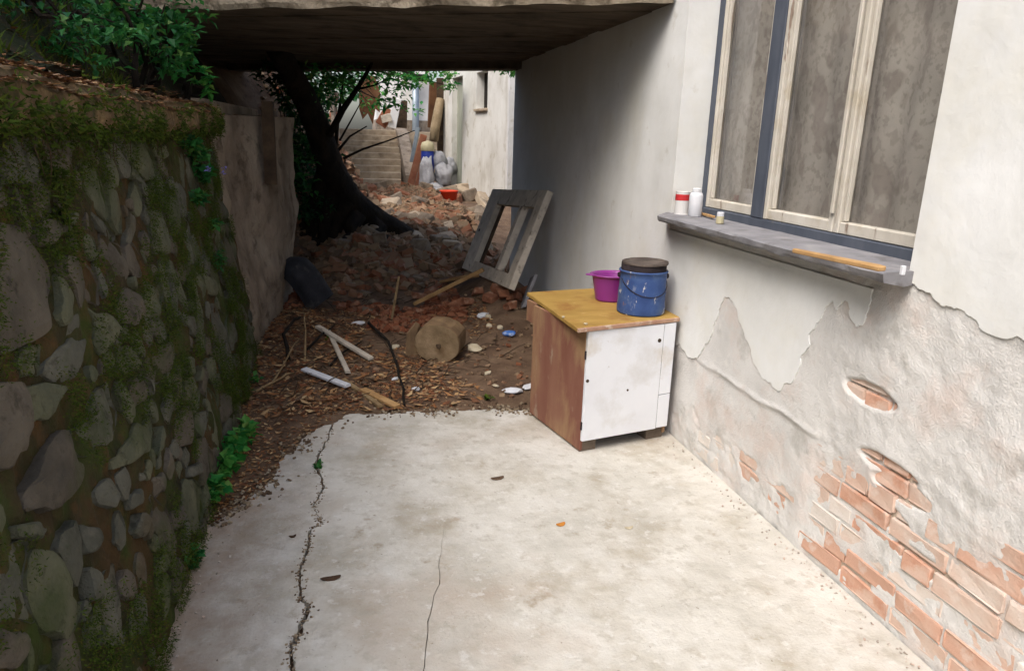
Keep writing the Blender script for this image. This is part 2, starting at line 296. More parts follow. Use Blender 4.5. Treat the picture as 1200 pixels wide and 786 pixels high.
# ------------------------------------------------------------------ ground
def mound(x, y, cx, cy, rx, ry, h): return h*math.exp(-((x-cx)/rx)**2-((y-cy)/ry)**2)
def bump2(x, y): return .03*FB(x, y, 3, 1.3, 3)+.012*N(x, y, 1, 7)
def gz(x, y):                                          # height of the soil
    z = -.035+.06*sstep(3.95, 4.35, y)
    if x < .15 and y > 2.4: z = max(z, -.035+.027*sstep(.1, -.45, x)*sstep(2.4, 3.3, y)+.02*sstep(-.42, -.6, x)*sstep(3., 3.6, y))
    k = sstep(4.1, 5.2, y)
    z += k*bump2(x, y)
    z += .5*sstep(6.6, 14, y)
    z += mound(x, y, 1.5, 6.6, .38, 1.0, .34)+mound(x, y, .45, 8.8, 1.0, 1.1, .34)+.08*max(0, FB(x, y, 5, 1.7, 4))*sstep(7, 8, y)*sstep(18, 15, y)+mound(x, y, 1.6, 10.5, .9, 1.5, .22)+mound(x, y, -.35, 6.3, .35, .9, .08)
    if y > 7 and x < 1.:                                # bank that rises left of the passage, beyond the abutment
        e = -.35+.38*min(max(y-8, -1), 3)-.7*max(0, y-11.5)
        z += 2.4*sstep(e, e-1.7, x)*sstep(7.0, 8.2, y)*(1+.15*N(x, y, 0, 1.1))
    return z
def ghit(px, py):
    d = ray(px, py); t = 1.; last = t
    while t < 60:
        p = CO+d*t
        if p[2] < gz(p[0], p[1]):
            a, b = last, t
            for _ in range(20):
                c = (a+b)/2; q = CO+d*c
                if q[2] < gz(q[0], q[1]): b = c
                else: a = c
            q = CO+d*b; return Vector(q)
        last = t; t += .03
    return Vector(CO+d*20)
def gp(x, y, dz=0): return Vector((x, y, gz(x, y)+dz))
mb = MB()
xs = list(np.concatenate([[-80, -40, -20, -10, -6, -4], np.arange(-3, -1.2, .2), np.arange(-1.2, 1.9, .06), np.arange(1.95, 5, .4), [7, 12, 25, 60, 90]]))
ys = list(np.concatenate([[-60, -25, -10, -4, -2, 0, 1.5], np.arange(2.2, 11, .06), np.arange(11.1, 22, .35), [25, 30, 45, 80, 150]]))
mb.grid(lambda x, y: (x, y, gz(x, y)), xs, ys)
struct(mb.build('ground', M['soil'], smooth=True, fix=False))

# concrete paving, slit along its cracks
g0 = lambda p: (onZ(p[0], p[1]).x, onZ(p[0], p[1]).y)
def jag(pts, amp, n=5):
    out = []
    for a, b in zip(pts[:-1], pts[1:]):
        for k in range(n):
            t = k/n; x = a[0]+(b[0]-a[0])*t; y = a[1]+(b[1]-a[1])*t
            out.append((x+amp*N(x, y, 2, 9)*2+random.uniform(-amp, amp)*.5, y+amp*N(x, y, 9, 9)*2+random.uniform(-amp, amp)*.5))
    out.append(pts[-1]); return out
def fract(pts, amp, lv):                               # midpoint displacement: a broken edge
    for _ in range(lv):
        out = []
        for a, b in zip(pts[:-1], pts[1:]):
            dx, dy = b[0]-a[0], b[1]-a[1]; k = random.uniform(-amp, amp); out += [a, ((a[0]+b[0])/2-dy*k, (a[1]+b[1])/2+dx*k)]
        pts = out+[pts[-1]]
    return pts
crack = [(390, 497), (383, 515), (377, 528), (368, 546), (376, 558), (378, 572), (371, 584), (366, 594), (372, 603), (378, 612), (366, 620), (362, 636), (357, 651), (353, 668), (351, 686),
         (356, 700), (361, 717), (353, 744), (345, 756), (340, 766), (344, 786)]
cw = [.007, .006, .006, .012, .008, .01, .006, .003, .003, .004, .008, .008, .009, .008, .008, .012, .012, .014, .015, .012, .010]
cr = [g0(p) for p in crack]; cr += [(cr[-1][0]-.03, 1.6), (cr[-1][0]+.02, 1.2), (cr[-1][0], .6), (cr[-1][0]-.05, -1)]; cw += [.01, .009, .008, .006]
cj = jag(cr, .008, 6); cwj = [np.interp(i/6, range(len(cw)), cw)*random.uniform(.8, 1.9) for i in range(len(cj))]
crL = [(x-w/2, y) for (x, y), w in zip(cj, cwj)]; crR = [(x+w/2, y) for (x, y), w in zip(cj, cwj)]
topL = fract([g0(p) for p in [(250, 612), (262, 602), (285, 586), (303, 574), (322, 562), (328, 545), (345, 528), (352, 520), (368, 506), (390, 497)]], .22, 4)
left_piece = [(-.66, -1), (-.66, 2.6)]+[(-.655, 2.9)]+topL[:-3]+crL
topR = fract([g0(p) for p in [(390, 496), (410, 484), (445, 485), (480, 482), (520, 481), (560, 480), (600, 481), (640, 490), (690, 500)]], .22, 5)
slit = jag([g0(p) for p in [(575, 520), (577, 545), (583, 560)]], .004, 4)
s2 = jag([g0(p) for p in [(521, 612), (517, 640), (515, 665), (512, 690), (504, 720), (500, 755), (497, 786)]]+[(.35, 1.4), (.36, .5), (.33, -1)], .005, 4)
sw = [.0004+.0014*min(1, i/14)*random.uniform(.5, 1.3) for i in range(len(s2))]
right_piece = crR[::-1]+topR[1:]+[(1.86, 3.95), (1.86, -1)]+[(x+w, y) for (x, y), w in zip(s2, sw)][::-1]+[(x-w, y) for (x, y), w in zip(s2, sw)]
def slabz(x, y): return 0
for nm, pl in (('concrete_pavement', left_piece), ('concrete_pavement', right_piece)):
    mb = MB(); mb.poly([(x, y, 0) for x, y in pl], (0, 0, -.07)); struct(mb.build(nm, M['concrete']))

# ------------------------------------------------------------------ foliage helpers
def leaves(pts, size, flat=.5, jit=.55, aspect=.55, droop=.2, nrm=None, fold=.25):
    """four-triangle folded leaves at given points; returns an MB"""
    mb = MB()
    for p in pts:
        s = size*random.uniform(1-jit, 1+jit)
        d = Vector((random.gauss(0, 1), random.gauss(0, 1), random.gauss(0, flat)-droop))
        if nrm is not None: d += Vector(nrm)*.6
        d.normalize(); x = d.cross(Vector((random.gauss(0, .4), random.gauss(0, .4), 1))).normalized(); u = x.cross(d)
        p = Vector(p)
        w = s*aspect/2
        mb.add([p, p+d*s*.42+x*w+u*s*fold*.5, p+d*s*.42-x*w+u*s*fold*.5, p+d*s*.45, p+d*s-u*s*.1], [(0, 3, 1), (1, 3, 4), (0, 2, 3), (2, 4, 3)])
    return mb
def blob_pts(c, r, n, shell=.5):
    out = []
    for _ in range(n):
        v = Vector((random.gauss(0, 1), random.gauss(0, 1), random.gauss(0, 1))).normalized()*(random.random()**shell)
        out.append((c[0]+v.x*r[0], c[1]+v.y*r[1], c[2]+v.z*r[2]))
    return out
def branch_pts(a, b, n, wob): 
    a = Vector(a); b = Vector(b)
    return [a.lerp(b, i/n)+Vector((random.uniform(-1, 1), random.uniform(-1, 1), random.uniform(-1, 1)))*wob*(0 if i in (0, n) else 1) for i in range(n+1)]

# ------------------------------------------------------------------ stone retaining wall
rw = thing('retaining_wall', 'dark mossy rubble stone retaining wall with a crumbling coping along the passage', 'wall', (-.75, 2.7, 0))
LX = lambda z: -.60-BAT*z
us = np.arange(-1.2, 5.42, .025); vs = np.arange(-.1, 1.72, .025)
mb = MB(); mb.grid(lambda y, z: (LX(z)-.006+.022*FB(y, z, 0, 3.2, 4)+.014*N(y, z, 4, 19)+.006*N(y, z, 2, 40), y, z), us, vs)
adopt(rw, mb.build('wall_core', M['mould'], smooth=True, fix=False))
mb = MB(); mb.box((-1.15, 2.1, .8), (.5, 6.5, 1.8)); adopt(rw, mb.build('wall_backing', M['earth']))
TR = [[(0,154),(21,164),(39,184),(43,196),(34,216),(14,214),(0,221)], [(50,145),(66,145),(80,154),(92,163),(103,184),(92,196),(78,209),(64,205),(55,191),(42,180),(43,166)],
 [(112,175),(121,180),(133,198),(135,221),(126,216),(117,193)], [(115,159),(131,164),(151,200),(151,209),(142,207),(128,182)],
 [(144,166),(158,164),(170,166),(183,191),(181,209),(170,212),(158,198),(147,182)], [(188,168),(196,170),(194,184),(186,186)], [(92,237),(101,241),(135,276),(131,285),(117,272)],
 [(69,230),(80,255),(76,269),(55,289),(44,285),(41,271),(62,257),(66,248)], [(176,246),(190,248),(197,280),(195,299),(181,299),(176,276)], [(149,248),(156,253),(153,289),(147,285)],
 [(-14,262),(21,265),(37,287),(55,310),(58,336),(55,361),(58,384),(46,395),(23,407),(-14,416)], [(62,320),(69,324),(85,347),(85,363),(69,384),(63,375),(62,361),(64,352)],
 [(98,358),(119,368),(128,377),(135,386),(128,402),(117,418),(108,402),(110,379)], [(147,336),(164,347),(163,370),(151,384),(137,379),(133,358),(140,342)],
 [(168,328),(183,329),(191,345),(188,363),(181,372),(169,372),(167,352)], [(66,407),(80,395),(101,397),(94,420),(88,442),(75,448),(48,440),(52,425)],
 [(-14,448),(18,448),(25,462),(30,499),(27,526),(14,549),(-14,551)], [(29,452),(75,453),(64,469),(53,492),(35,496),(28,476)],
 [(114,455),(125,446),(129,469),(137,483),(134,505),(124,522),(101,535),(85,528),(82,505),(101,492),(103,467)],
 [(69,503),(79,508),(82,530),(94,546),(94,567),(76,588),(57,599),(27,599),(25,577),(46,542),(50,526),(60,510)],
 [(158,496),(176,489),(179,510),(172,528),(149,544),(130,551),(128,540),(142,524)], [(110,574),(128,558),(137,581),(128,597),(114,590)], [(153,444),(165,441),(173,453),(167,469),(156,478),(150,464)],
 [(37,643),(55,645),(66,656),(80,684),(82,704),(94,709),(94,723),(78,750),(62,741),(46,736),(32,704),(30,679),(32,661)], [(92,613),(110,620),(115,633),(105,647),(98,649),(94,633)],
 [(142,666),(151,675),(158,698),(151,704),(140,700),(137,682)], [(119,732),(125,737),(117,757),(110,757)], [(7,617),(41,611),(55,620),(44,633),(14,631)],
 [(-12,734),(21,741),(25,762),(14,785),(-12,785)], [(196,228),(208,231),(210,267),(203,281),(194,258),(191,242)], [(228,231),(242,231),(244,258),(226,267)],
 [(206,306),(223,306),(223,320),(215,335),(207,322)], [(231,320),(249,329),(254,347),(240,343)], [(208,361),(217,368),(231,379),(231,395),(222,393),(212,379)],
 [(206,379),(211,388),(212,409),(196,437),(176,457),(170,437),(168,414),(190,407)], [(141,405),(153,409),(164,427),(160,434),(144,439),(135,427),(135,414)],
 [(159,440),(171,446),(175,466),(162,440)], [(212,446),(218,446),(219,472),(211,472)], [(233,427),(238,430),(236,446),(232,446)], [(228,484),(244,480),(242,500),(235,514),(227,500)],
 [(258,461),(268,464),(267,487),(260,498),(257,480)], [(185,498),(190,509),(186,528),(180,535)], [(219,548),(233,541),(233,555),(221,560)], [(274,473),(288,470),(283,491),(276,496)],
 [(34,148),(46,152),(38,176),(25,164)], [(160,600),(172,606),(168,630),(156,624)], [(176,560),(190,552),(192,575),(180,585)], [(180,655),(190,648),(192,668),(182,676)],
 [(96,664),(112,672),(116,700),(104,706)], [(200,600),(212,590),(214,612),(204,622)], [(216,420),(225,418),(226,440),(217,440)], [(148,580),(158,572),(162,590),(152,598)]]
taken = []
def stone(poly, mat, rise):
    n0 = len(poly)
    pts = [Vector((p[0], p[1])) for p in poly]
    out = []                                           # one corner-cutting pass, then a little jitter
    for i in range(n0):
        a, b = pts[i], pts[(i+1) % n0]; out += [a.lerp(b, .12), a.lerp(b, .5)+Vector((random.gauss(0, .06), random.gauss(0, .06)))*(b-a).length, a.lerp(b, .88)]
    c = sum(out, Vector((0, 0)))/len(out)
    R = max((p-c).length for p in out)
    tilt = Vector((random.gauss(0, .07), random.gauss(0, .07)))
    pl_ = [(random.uniform(.85, 1.3), Vector((random.gauss(0, .13), random.gauss(0, .13)))) for _ in range(4)]
    vs = []; n = len(out)
    for sc, h in ((1.05, -.05), (1.0, rise*.1), (.97, rise*.8), (.72, rise*1.02), (.45, rise*1.02), (.18, rise)):
        for p in out:
            q = c+(p-c)*sc*(1+.05*N(p.x, p.y, sc, 14))
            hh = h
            if h > rise*.5: hh = max(-.01, min(a_*rise+(q-c).dot(b_) for a_, b_ in pl_)+(h-rise)+.004*N(q.x, q.y, 5, 25)+.006*N(q.x, q.y, 1, 11))
            vs.append((LX(q.y)+hh, q.x, q.y+hh*BAT))
    fs = []
    for r in range(5):
        for k in range(n): fs.append((r*n+k, r*n+(k+1) % n, (r+1)*n+(k+1) % n, (r+1)*n+k))
    fs.append(tuple(5*n+k for k in range(n)))
    mb = MB(); mb.add(vs, fs); o = mb.build('stone', mat, smooth=False); adopt(rw, o); taken.append((c, R)); return o
mats = [M['stone'], M['stone_b'], M['stone_g']]
ky = 0; WP = []
for poly in TR:
    w = []
    for p in poly: q = onL(*p); w.append((q.y, q.z))
    WP.append(w)
    stone(w, mats[ky % 3] if ky not in (4, 12, 14, 35) else M['stone_g'], random.uniform(.016, .028)); ky += 1
RS = .012; GY0, GZ0 = .9, -.02; NY, NZ = int((5.36-GY0)/RS), int(1.68/RS)
occ = np.zeros((NY, NZ), bool)
def inside(p, poly):
    c = False; n = len(poly)
    for a in range(n):
        (x0, y0), (x1, y1) = poly[a], poly[a-1]
        if (y0 > p[1]) != (y1 > p[1]) and p[0] < (x1-x0)*(p[1]-y0)/(y1-y0)+x0: c = not c
    return c
def mark(poly):
    ys_ = [p[0] for p in poly]; zs_ = [p[1] for p in poly]
    for a in range(max(0, int((min(ys_)-GY0)/RS)), min(NY, int((max(ys_)-GY0)/RS)+2)):
        for b in range(max(0, int((min(zs_)-GZ0)/RS)), min(NZ, int((max(zs_)-GZ0)/RS)+2)):
            if inside((GY0+a*RS, GZ0+b*RS), poly): occ[a, b] = True
for w in WP: mark(w)
def fill(count, rmin, rmax, start):
    made = 0; tries = 0
    while tries < 2500 and made < count:
        tries += 1
        y = random.uniform(.95, 5.3); z = random.uniform(.0, 1.6); a, b = int((y-GY0)/RS), int((z-GZ0)/RS)
        if occ[max(0, a-start):a+start+1, max(0, b-start):b+start+1].any(): continue
        k = random.randint(7, 9); a0 = random.random()*6; R_ = random.uniform(rmin, rmax); el = random.uniform(.45, 1.); an = random.uniform(-.5, 2.2); pl = []
        for q in range(k):
            t_ = a0+2*math.pi*q/k+random.uniform(-.2, .2); cu, cv = math.cos(t_), math.sin(t_)*el
            du, dv = cu*math.cos(an)-cv*math.sin(an), cu*math.sin(an)+cv*math.cos(an); L_ = math.hypot(du, dv); rr = R_*L_*random.uniform(.85, 1.1); d_ = 0
            while d_ < rr:
                aa, bb = int((y+du/L_*(d_+RS)-GY0)/RS), int((z+dv/L_*(d_+RS)-GZ0)/RS)
                if not (0 <= aa < NY and 0 <= bb < NZ) or occ[aa, bb]: break
                d_ += RS*.5
            d_ = max(.012, d_-.004); pl.append((y+du/L_*d_, z+dv/L_*d_))
        mark(pl); stone(pl, random.choice(mats), random.uniform(.006, .018)); made += 1
fill(75, .10, .2, 4); fill(95, .05, .10, 2); fill(60, .03, .05, 1)
# coping
def capz(y): return 1.76+.02*N(y, 1, 0, 2.2)+.012*N(y, 5, 0, 7)
prof = [(-.14, -.03), (.0, -.05), (.07, -.04), (.10, .0), (.095, .06), (.06, .10), (-.02, .115), (-.14, .115), (-.34, .12)]
mb = MB()
yy = np.arange(-1.2, 5.45, .04)
mb.grid(lambda y, k: (LX(1.7)+prof[k][0]+.025*FB(y, k*.4, 2, 5, 3)+.012*N(y*20, k, 0), y, capz(y)-.09+prof[k][1]+.015*FB(y, k*.5, 7, 6, 3)), yy, range(len(prof)))
adopt(rw, mb.build('coping', M['cap'], smooth=False, fix=False))
# moss and hanging rootlets, as one part
mb = MB()
def tuft(p, n, h, out):
    for _ in range(n):
        b = Vector(p)+Vector((random.gauss(0, .006), random.gauss(0, .02), random.gauss(0, .02)))
        d = (Vector((random.uniform(.4, 1), random.gauss(0, .6), random.gauss(-.15, .6)))).normalized()*h*random.uniform(.5, 1.4)
        s = Vector((0, random.uniform(-1, 1), random.uniform(-1, 1))).normalized()*h*.28
        mb.add([b-s, b+s, b+d], [(0, 1, 2)])
cnt = 0
while cnt < 15000:
    y = random.uniform(1.2, 5.3); z = random.uniform(0, 1.66)
    k = FB(y, z, 8, 2.6, 3)+.3*sstep(.9, 1.5, z)*sstep(4.5, 3, y)
    if k < .0: continue
    aa, bb = int((y-GY0)/RS), int((z-GZ0)/RS)
    if occ[min(aa, NY-1), min(bb, NZ-1)] and random.random() < (.96 if k < .45 else .7): continue
    tuft((LX(z)+.012+.02*random.random(), y, z), 5, .009, 1); cnt += 1
for _ in range(1700):
    y = random.uniform(1.4, 5.35); k = random.choice((1, 2, 2, 3, 3, 4)); 
    if FB(y, k, 3, 2, 2) < -.1: continue
    tuft((LX(1.7)+prof[k][0]+.01, y, capz(y)-.09+prof[k][1]+random.uniform(-.02, .02)), 4, .02, 1)
stuff(adopt(rw, mb.build('moss', M['moss'], fix=False)))
mb = MB()
for _ in range(60):
    y = random.uniform(1.6, 5.3); z0 = 1.68+random.uniform(-.03, .03); L = random.uniform(.05, .2); x = LX(1.7)+random.uniform(.0, .08)
    p = [(x, y, z0)]
    for i in range(4): p.append((p[-1][0]+random.uniform(-.01, .015), p[-1][1]+random.uniform(-.03, .03), p[-1][2]-L/4))
    mb.tube(p, [.0022, .002, .0017, .0014, .0008], 4, False)
stuff(adopt(rw, mb.build('rootlet', M['wooddark'], fix=False)))

# ------------------------------------------------------------------ earth bank above the wall
def bz(x, y): 
    d = LX(1.7)-.1-x
    return 1.80+1.25*max(0, d)*(1+.25*N(x, y, 0, 1.2))*sstep(-.05, .5, d)+.09*FB(x, y, 1, 2.2, 3)
mb = MB()
mb.grid(lambda d, y: (LX(1.7)-.1-d, y, bz(LX(1.7)-.1-d, y)), list(np.arange(0, 2.2, .07))+[2.6, 3.2, 4.5, 7, 12, 20], list(np.arange(-2, 5.9, .09))+[6.4, 7.2, 8.5, 10, 12.5])
struct(mb.build('earth_bank', M['earth'], smooth=True, fix=False))
mb = MB()
for _ in range(9000):
    d = .16+random.random()**1.1*1.6; y = random.uniform(1.8, 5.6); x = LX(1.7)-.05-d
    if FB(x, y, 4, 1.8, 3) < -.05: continue
    b = Vector((x, y, bz(x, y)))
    h = random.uniform(.03, .09); dr = Vector((random.gauss(.3, .5), random.gauss(0, .6), random.uniform(.3, 1.2))).normalized()*h; s = Vector((random.uniform(-1, 1), random.uniform(-1, 1), 0)).normalized()*.006
    mb.add([b-s, b+s, b+dr], [(0, 1, 2)])
stuff(tag(mb.build('bank_grass', M['moss'], fix=False), 'low mossy grass growing over the bank above the stone wall', 'grass'))
mb = MB()
for _ in range(9000):
    if random.random() < .7: y = random.uniform(1.6, 5.4); k = random.choice((4, 5, 5, 6, 6, 7, 8)); p = Vector((LX(1.7)+prof[k][0], y, capz(y)-.09+prof[k][1]+.012))
    else:
        d = random.random()**2*1.2; y = random.uniform(1.8, 5.5); x = LX(1.7)-.1-d; p = Vector((x, y, bz(x, y)+.006))
    L = random.uniform(.015, .06); a = random.uniform(0, 6.3); dv = Vector((math.cos(a), math.sin(a), random.uniform(-.25, .25)))*L/2; s = Vector((-math.sin(a), math.cos(a), random.uniform(-.3, .3)))*random.uniform(.0015, .008)
    mb.add([p-dv-s, p-dv+s, p+dv+s*.4, p+dv-s*.4], [(0, 1, 2, 3)])
stuff(tag(mb.build('bank_litter', M['litter'], fix=False), 'dry leaves and straw lying on the coping and bank', 'leaf litter'))

# trees and shrubs on the bank
def shrub(name, label, base, blobs, n, size, mat, stems=4, cat='shrub', group=None, droop=.2):
    t = thing(name, label, cat, base, group)
    mb = MB()
    for c, r in blobs:
        for _ in range(max(1, stems//len(blobs))):
            e = Vector(c)+Vector((random.uniform(-r[0], r[0]), random.uniform(-r[1], r[1]), random.uniform(-r[2], r[2])))*.6
            p = branch_pts(base, e, 5, .05); mb.tube(p, np.linspace(.016, .004, 6), 5, True)
    stuff(adopt(t, mb.build('stem', M['bark'], fix=False)))
    pts = []
    for c, r in blobs:                                  # clumps inside each blob leave gaps between
        for _ in range(max(4, n//90)):
            q = blob_pts(c, r, 1, .45)[0]; k = n//max(4, n//90)//len(blobs)
            pts += blob_pts(q, (r[0]*.3, r[1]*.3, r[2]*.25), max(6, k), .6)
    adopt(t, leaves(pts, size, droop=droop).build('foliage', mat, fix=False)); return t
p1 = onY(205, 40, 4.6); p2 = onY(150, 20, 4.2); p3 = onY(190, 85, 4.9)
shrub('elder_shrub', 'dense dark green shrub leaning over the coping beside the bridge edge', (p1.x-.25, 4.9, bz(p1.x-.25, 4.9)-.05),
      [((p1.x, 4.7, p1.z), (.2, .28, .2)), ((p2.x, 4.4, p2.z+.05), (.22, .3, .17)), ((p1.x-.45, 4.6, p1.z+.1), (.3, .3, .26)), ((p1.x-.2, 5.0, p1.z+.15), (.3, .25, .25))], 1500, .055, M['leaf'], 8)
q1 = onY(236, 96, 5.2)
shrub('ivy_spray', 'small spray of green leaves hanging at the end of the coping', (q1.x-.12, 5.25, q1.z-.1), [((q1.x, 5.2, q1.z), (.09, .1, .08)), ((q1.x-.06, 5.2, q1.z+.12), (.1, .1, .1))], 130, .055, M['leafb'], 4, 'ivy')
q2 = onY(85, 40, 3.7)
shrub('bank_bush', 'loose green bush growing on the mossy slope above the stone wall', (q2.x-.2, 3.7, bz(q2.x-.2, 3.7)-.03),
      [((q2.x, 3.7, q2.z), (.3, .5, .16)), ((q2.x-.25, 3.4, q2.z+.25), (.35, .6, .2))], 1300, .04, M['leaf'], 6)
mb = MB(); a = onY(158, 82, 4.3); b = onY(128, -6, 4.2); c = onY(160, 45, 4.3)
mb.tube([a+Vector((0, 0, -.1)), a, c, onY(148, 18, 4.25), b, b+Vector((-.15, 0, .3))], [.02, .017, .014, .012, .01, .008], 7, jit=.1)
tag(recenter(mb.build('bent_sapling', M['bark'], smooth=True)), 'thin bent bare stem growing out of the bank litter', 'sapling')
mb = MB()
for (x0, y0), (x1, y1), Y, r in (((75, 82), (28, 0), 3.6, .07), ((12, 72), (2, 10), 3.2, .06)):
    a = onY(x0, y0, Y); b = onY(x1, y1, Y); b = b+(b-a)*.6
    t = MB(); t.tube([a+Vector((-.1, 0, -.15)), a.lerp(b, .3)+Vector((-.12, 0, 0)), a.lerp(b, .65)+Vector((-.2, .05, 0)), b+Vector((-.3, 0, .2))], [r*1.25, r, r*.9, r*.8], 9, jit=.08)
    tag(recenter(t.build('old_root', M['bark'], smooth=True)), 'thick mossy root running down the bank, ' + ('the wider one' if r > .065 else 'the thinner one'), 'root')
def tree(name, label, base, h, crown, n, size, mat, r0=.12, group=None, nb=9, straight=False):
    t = thing(name, label, 'tree', base, group); base = Vector(base)
    mb = MB(); top = base+Vector((crown[0][0][0]-base.x, crown[0][0][1]-base.y, h))*.9
    top = base+Vector((0, 0, h)) if straight else top
    tp = branch_pts(base-Vector((0, 0, .2)), top, 6, .06*h/3); mb.tube(tp, np.linspace(r0, r0*.3, 7), 9, jit=.06)
    adopt(t, mb.build('trunk', M['bark'], smooth=True))
    mb = MB(); pts = []
    per = n//len(crown)
    for c, r in crown:
        for _ in range(nb):
            q = blob_pts(c, r, 1, .4)[0]; s = tp[random.randint(3, 5)]
            mb.tube(branch_pts(s, q, 4, .08), np.linspace(r0*.3, .006, 5), 5)
            for _ in range(4):
                qq = blob_pts(q, (r[0]*.35, r[1]*.35, r[2]*.3), 1, .5)[0]
                pts += blob_pts(qq, (r[0]*.2, r[1]*.2, r[2]*.16), per//(nb*4), .6)
    stuff(adopt(t, mb.build('limb', M['bark'], fix=False))); adopt(t, leaves(pts, size).build('crown', mat, fix=False)); return t
tree('unseen_shade_tree', 'unseen leafy tree added on the bank to shade the mossy stone wall', (-3.1, 2.0, bz(-3.1, 2.0)), 3.4, [((-2.7, 2.2, 6.4), (1.0, 1.7, .9)), ((-3.0, 3.6, 6.2), (1.0, 1.4, 1.0))], 4200, .13, M['leafd'], .14)  # out of view, added so its crown darkens the stone wall

# ------------------------------------------------------------------ bridge
br = thing('footbridge', 'rough concrete slab bridge spanning the passage between stone wall and house', 'bridge', (.4, 6.6, 2.39))
f0 = Vector((1.842, 3.97, 2.39)); f1 = onZ(230, 12, 2.39); f1 = f0+(f1-f0)*1.75
b0 = Vector((1.842, 7.68, 2.39)); b1 = onZ(235, 78, 2.39); b1 = b0+(b1-b0)*1.3
NF = 60
def edge(a, b, t, k): 
    p = a.lerp(b, t); return p
mb = MB()
prof2 = [(0, .0), (-.012, .03), (-.02, .1), (-.015, .2), (0, .26)]
dn = Vector((-(f1-f0).y, (f1-f0).x, 0)).normalized()
if dn.y > 0: dn = -dn
mb.grid(lambda t, k: tuple(f0.lerp(f1, t)+dn*(.02+prof2[k][0]*-1+.018*FB(t*7, k*.6, 0, 2.5, 3))+Vector((0, 0, prof2[k][1]+.012*FB(t*9, k, 3, 2, 3)))), list(np.linspace(0, 1, 140)), range(5))
adopt(br, mb.build('slab_edge', M['bridge'], fix=False))
# soffit boards: the marks of the shuttering, each board its own strip at a slightly different level
nb = 13
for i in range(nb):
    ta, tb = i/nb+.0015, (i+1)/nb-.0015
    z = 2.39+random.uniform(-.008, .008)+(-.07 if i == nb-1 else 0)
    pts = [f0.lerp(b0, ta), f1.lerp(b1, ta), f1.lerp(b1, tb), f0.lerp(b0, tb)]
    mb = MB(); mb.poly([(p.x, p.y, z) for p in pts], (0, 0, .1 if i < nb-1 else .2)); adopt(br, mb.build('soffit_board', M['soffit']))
mb = MB(); mb.poly([Vector((p.x, p.y, 2.48)) for p in (f0, f1, b1, b0)], (0, 0, .17)); adopt(br, mb.build('slab', M['bridge']))

# abutment under the bridge: a rough rendered face that carries on from the stone wall
ab = thing('abutment', 'rough brown rendered abutment wall under the concrete bridge', 'wall', (-.8, 6.4, 0))
A0 = Vector((-.72, 5.05, -.1)); A1 = Vector((-.47, 7.1, -.1)); T0 = Vector((-1.0, 5.3, 1.74)); T1 = onY(345, 138, 7.0)
def abf(u, v):
    p = A0.lerp(A1, u).lerp(T0.lerp(T1, u), v)
    r = .05*FB(p.y, p.z*.7, 0, 2.3, 4)+.02*N(p.y, p.z, 3, 9)
    r += .03*math.sin(u*9+v*2)*sstep(0, .3, v)
    return (p.x+.02+r, p.y, p.z)
mb = MB(); mb.grid(abf, list(np.linspace(0, 1, 60)), list(np.linspace(0, 1, 50)))
adopt(ab, mb.build('render_face', M['abut'], smooth=True, fix=False))
mb = MB(); mb.grid(lambda u, v: tuple(Vector(abf(1, v))+Vector((-2.2*u, .12*u+.03*FB(u*3, v*3, 1, 2), 0))), list(np.linspace(0, 1, 24)), list(np.linspace(0, 1, 30)))
adopt(ab, mb.build('end_face', M['abut'], smooth=True, fix=False))
mb = MB(); mb.grid(lambda u, v: tuple(Vector(abf(u, 1))+Vector((-2.2*v, 0, .02*FB(u*4, v*4, 1, 2)))), list(np.linspace(0, 1, 30)), list(np.linspace(0, 1, 24)))
adopt(ab, mb.build('top_face', M['abut'], smooth=True, fix=False))
mb = MB(); a = onY(300, 126, 6.3); mb.box((-1.05, 6.5, 1.79), (.55, 2.3, .1), -.05); adopt(ab, mb.build('bearing_beam', M['abut'], bevel=.02))
mb = MB(); mb.box((-1.75, 7, 2.05), (.3, 3.8, .9)); adopt(ab, mb.build('back_wall', M['abut']))
mb = MB(); a = onY(309, 132, 6.2); b = onY(313, 216, 6.2); mb.bar(a+Vector((.03, 0, .08)), b+Vector((.03, 0, 0)), .09, .07, (0, 1, 0), .006)
tag(recenter(mb.build('wooden_post', M['wooddark'])), 'dark weathered timber post fixed against the abutment under the bridge', 'post')

# ------------------------------------------------------------------ house on the right
WX = 1.85
hs = thing('house', 'cream plastered house wall with flaking render and bare brick beside the passage', 'house', (WX+1.3, 2.5, 0))
wy0, wy1 = 1.975, 3.78; wz0, wz1 = 1.25, 2.95           # window opening
Y0, Y1, ZT = -3., 7.68, 5.6
XC = WX+.025
mb = MB()
for (ya, yb, za, zb) in ((Y0, wy0-.012, 0, ZT), (wy1+.012, Y1-.004, 0, ZT), (wy0-.012, wy1+.012, 0, wz0-.06), (wy0-.012, wy1+.012, wz1+.065, ZT)):
    mb.box((XC+.2, (ya+yb)/2, (za+zb)/2-.05), (.4, yb-ya, zb-za+.1 if za == 0 else zb-za+.1))
mb.box((XC+2.6, (Y0+Y1)/2, ZT/2), (.3, Y1-Y0, ZT)); mb.box((XC+1.4, Y0+.15, ZT/2), (2.0, .3, ZT)); mb.box((XC+1.4, Y1-.15, ZT/2), (2.0, .3, ZT)); mb.box((XC+1.4, (Y0+Y1)/2, ZT+.1), (3.3, Y1-Y0+.3, .2))
adopt(hs, mb.build('wall', M['mortar']))
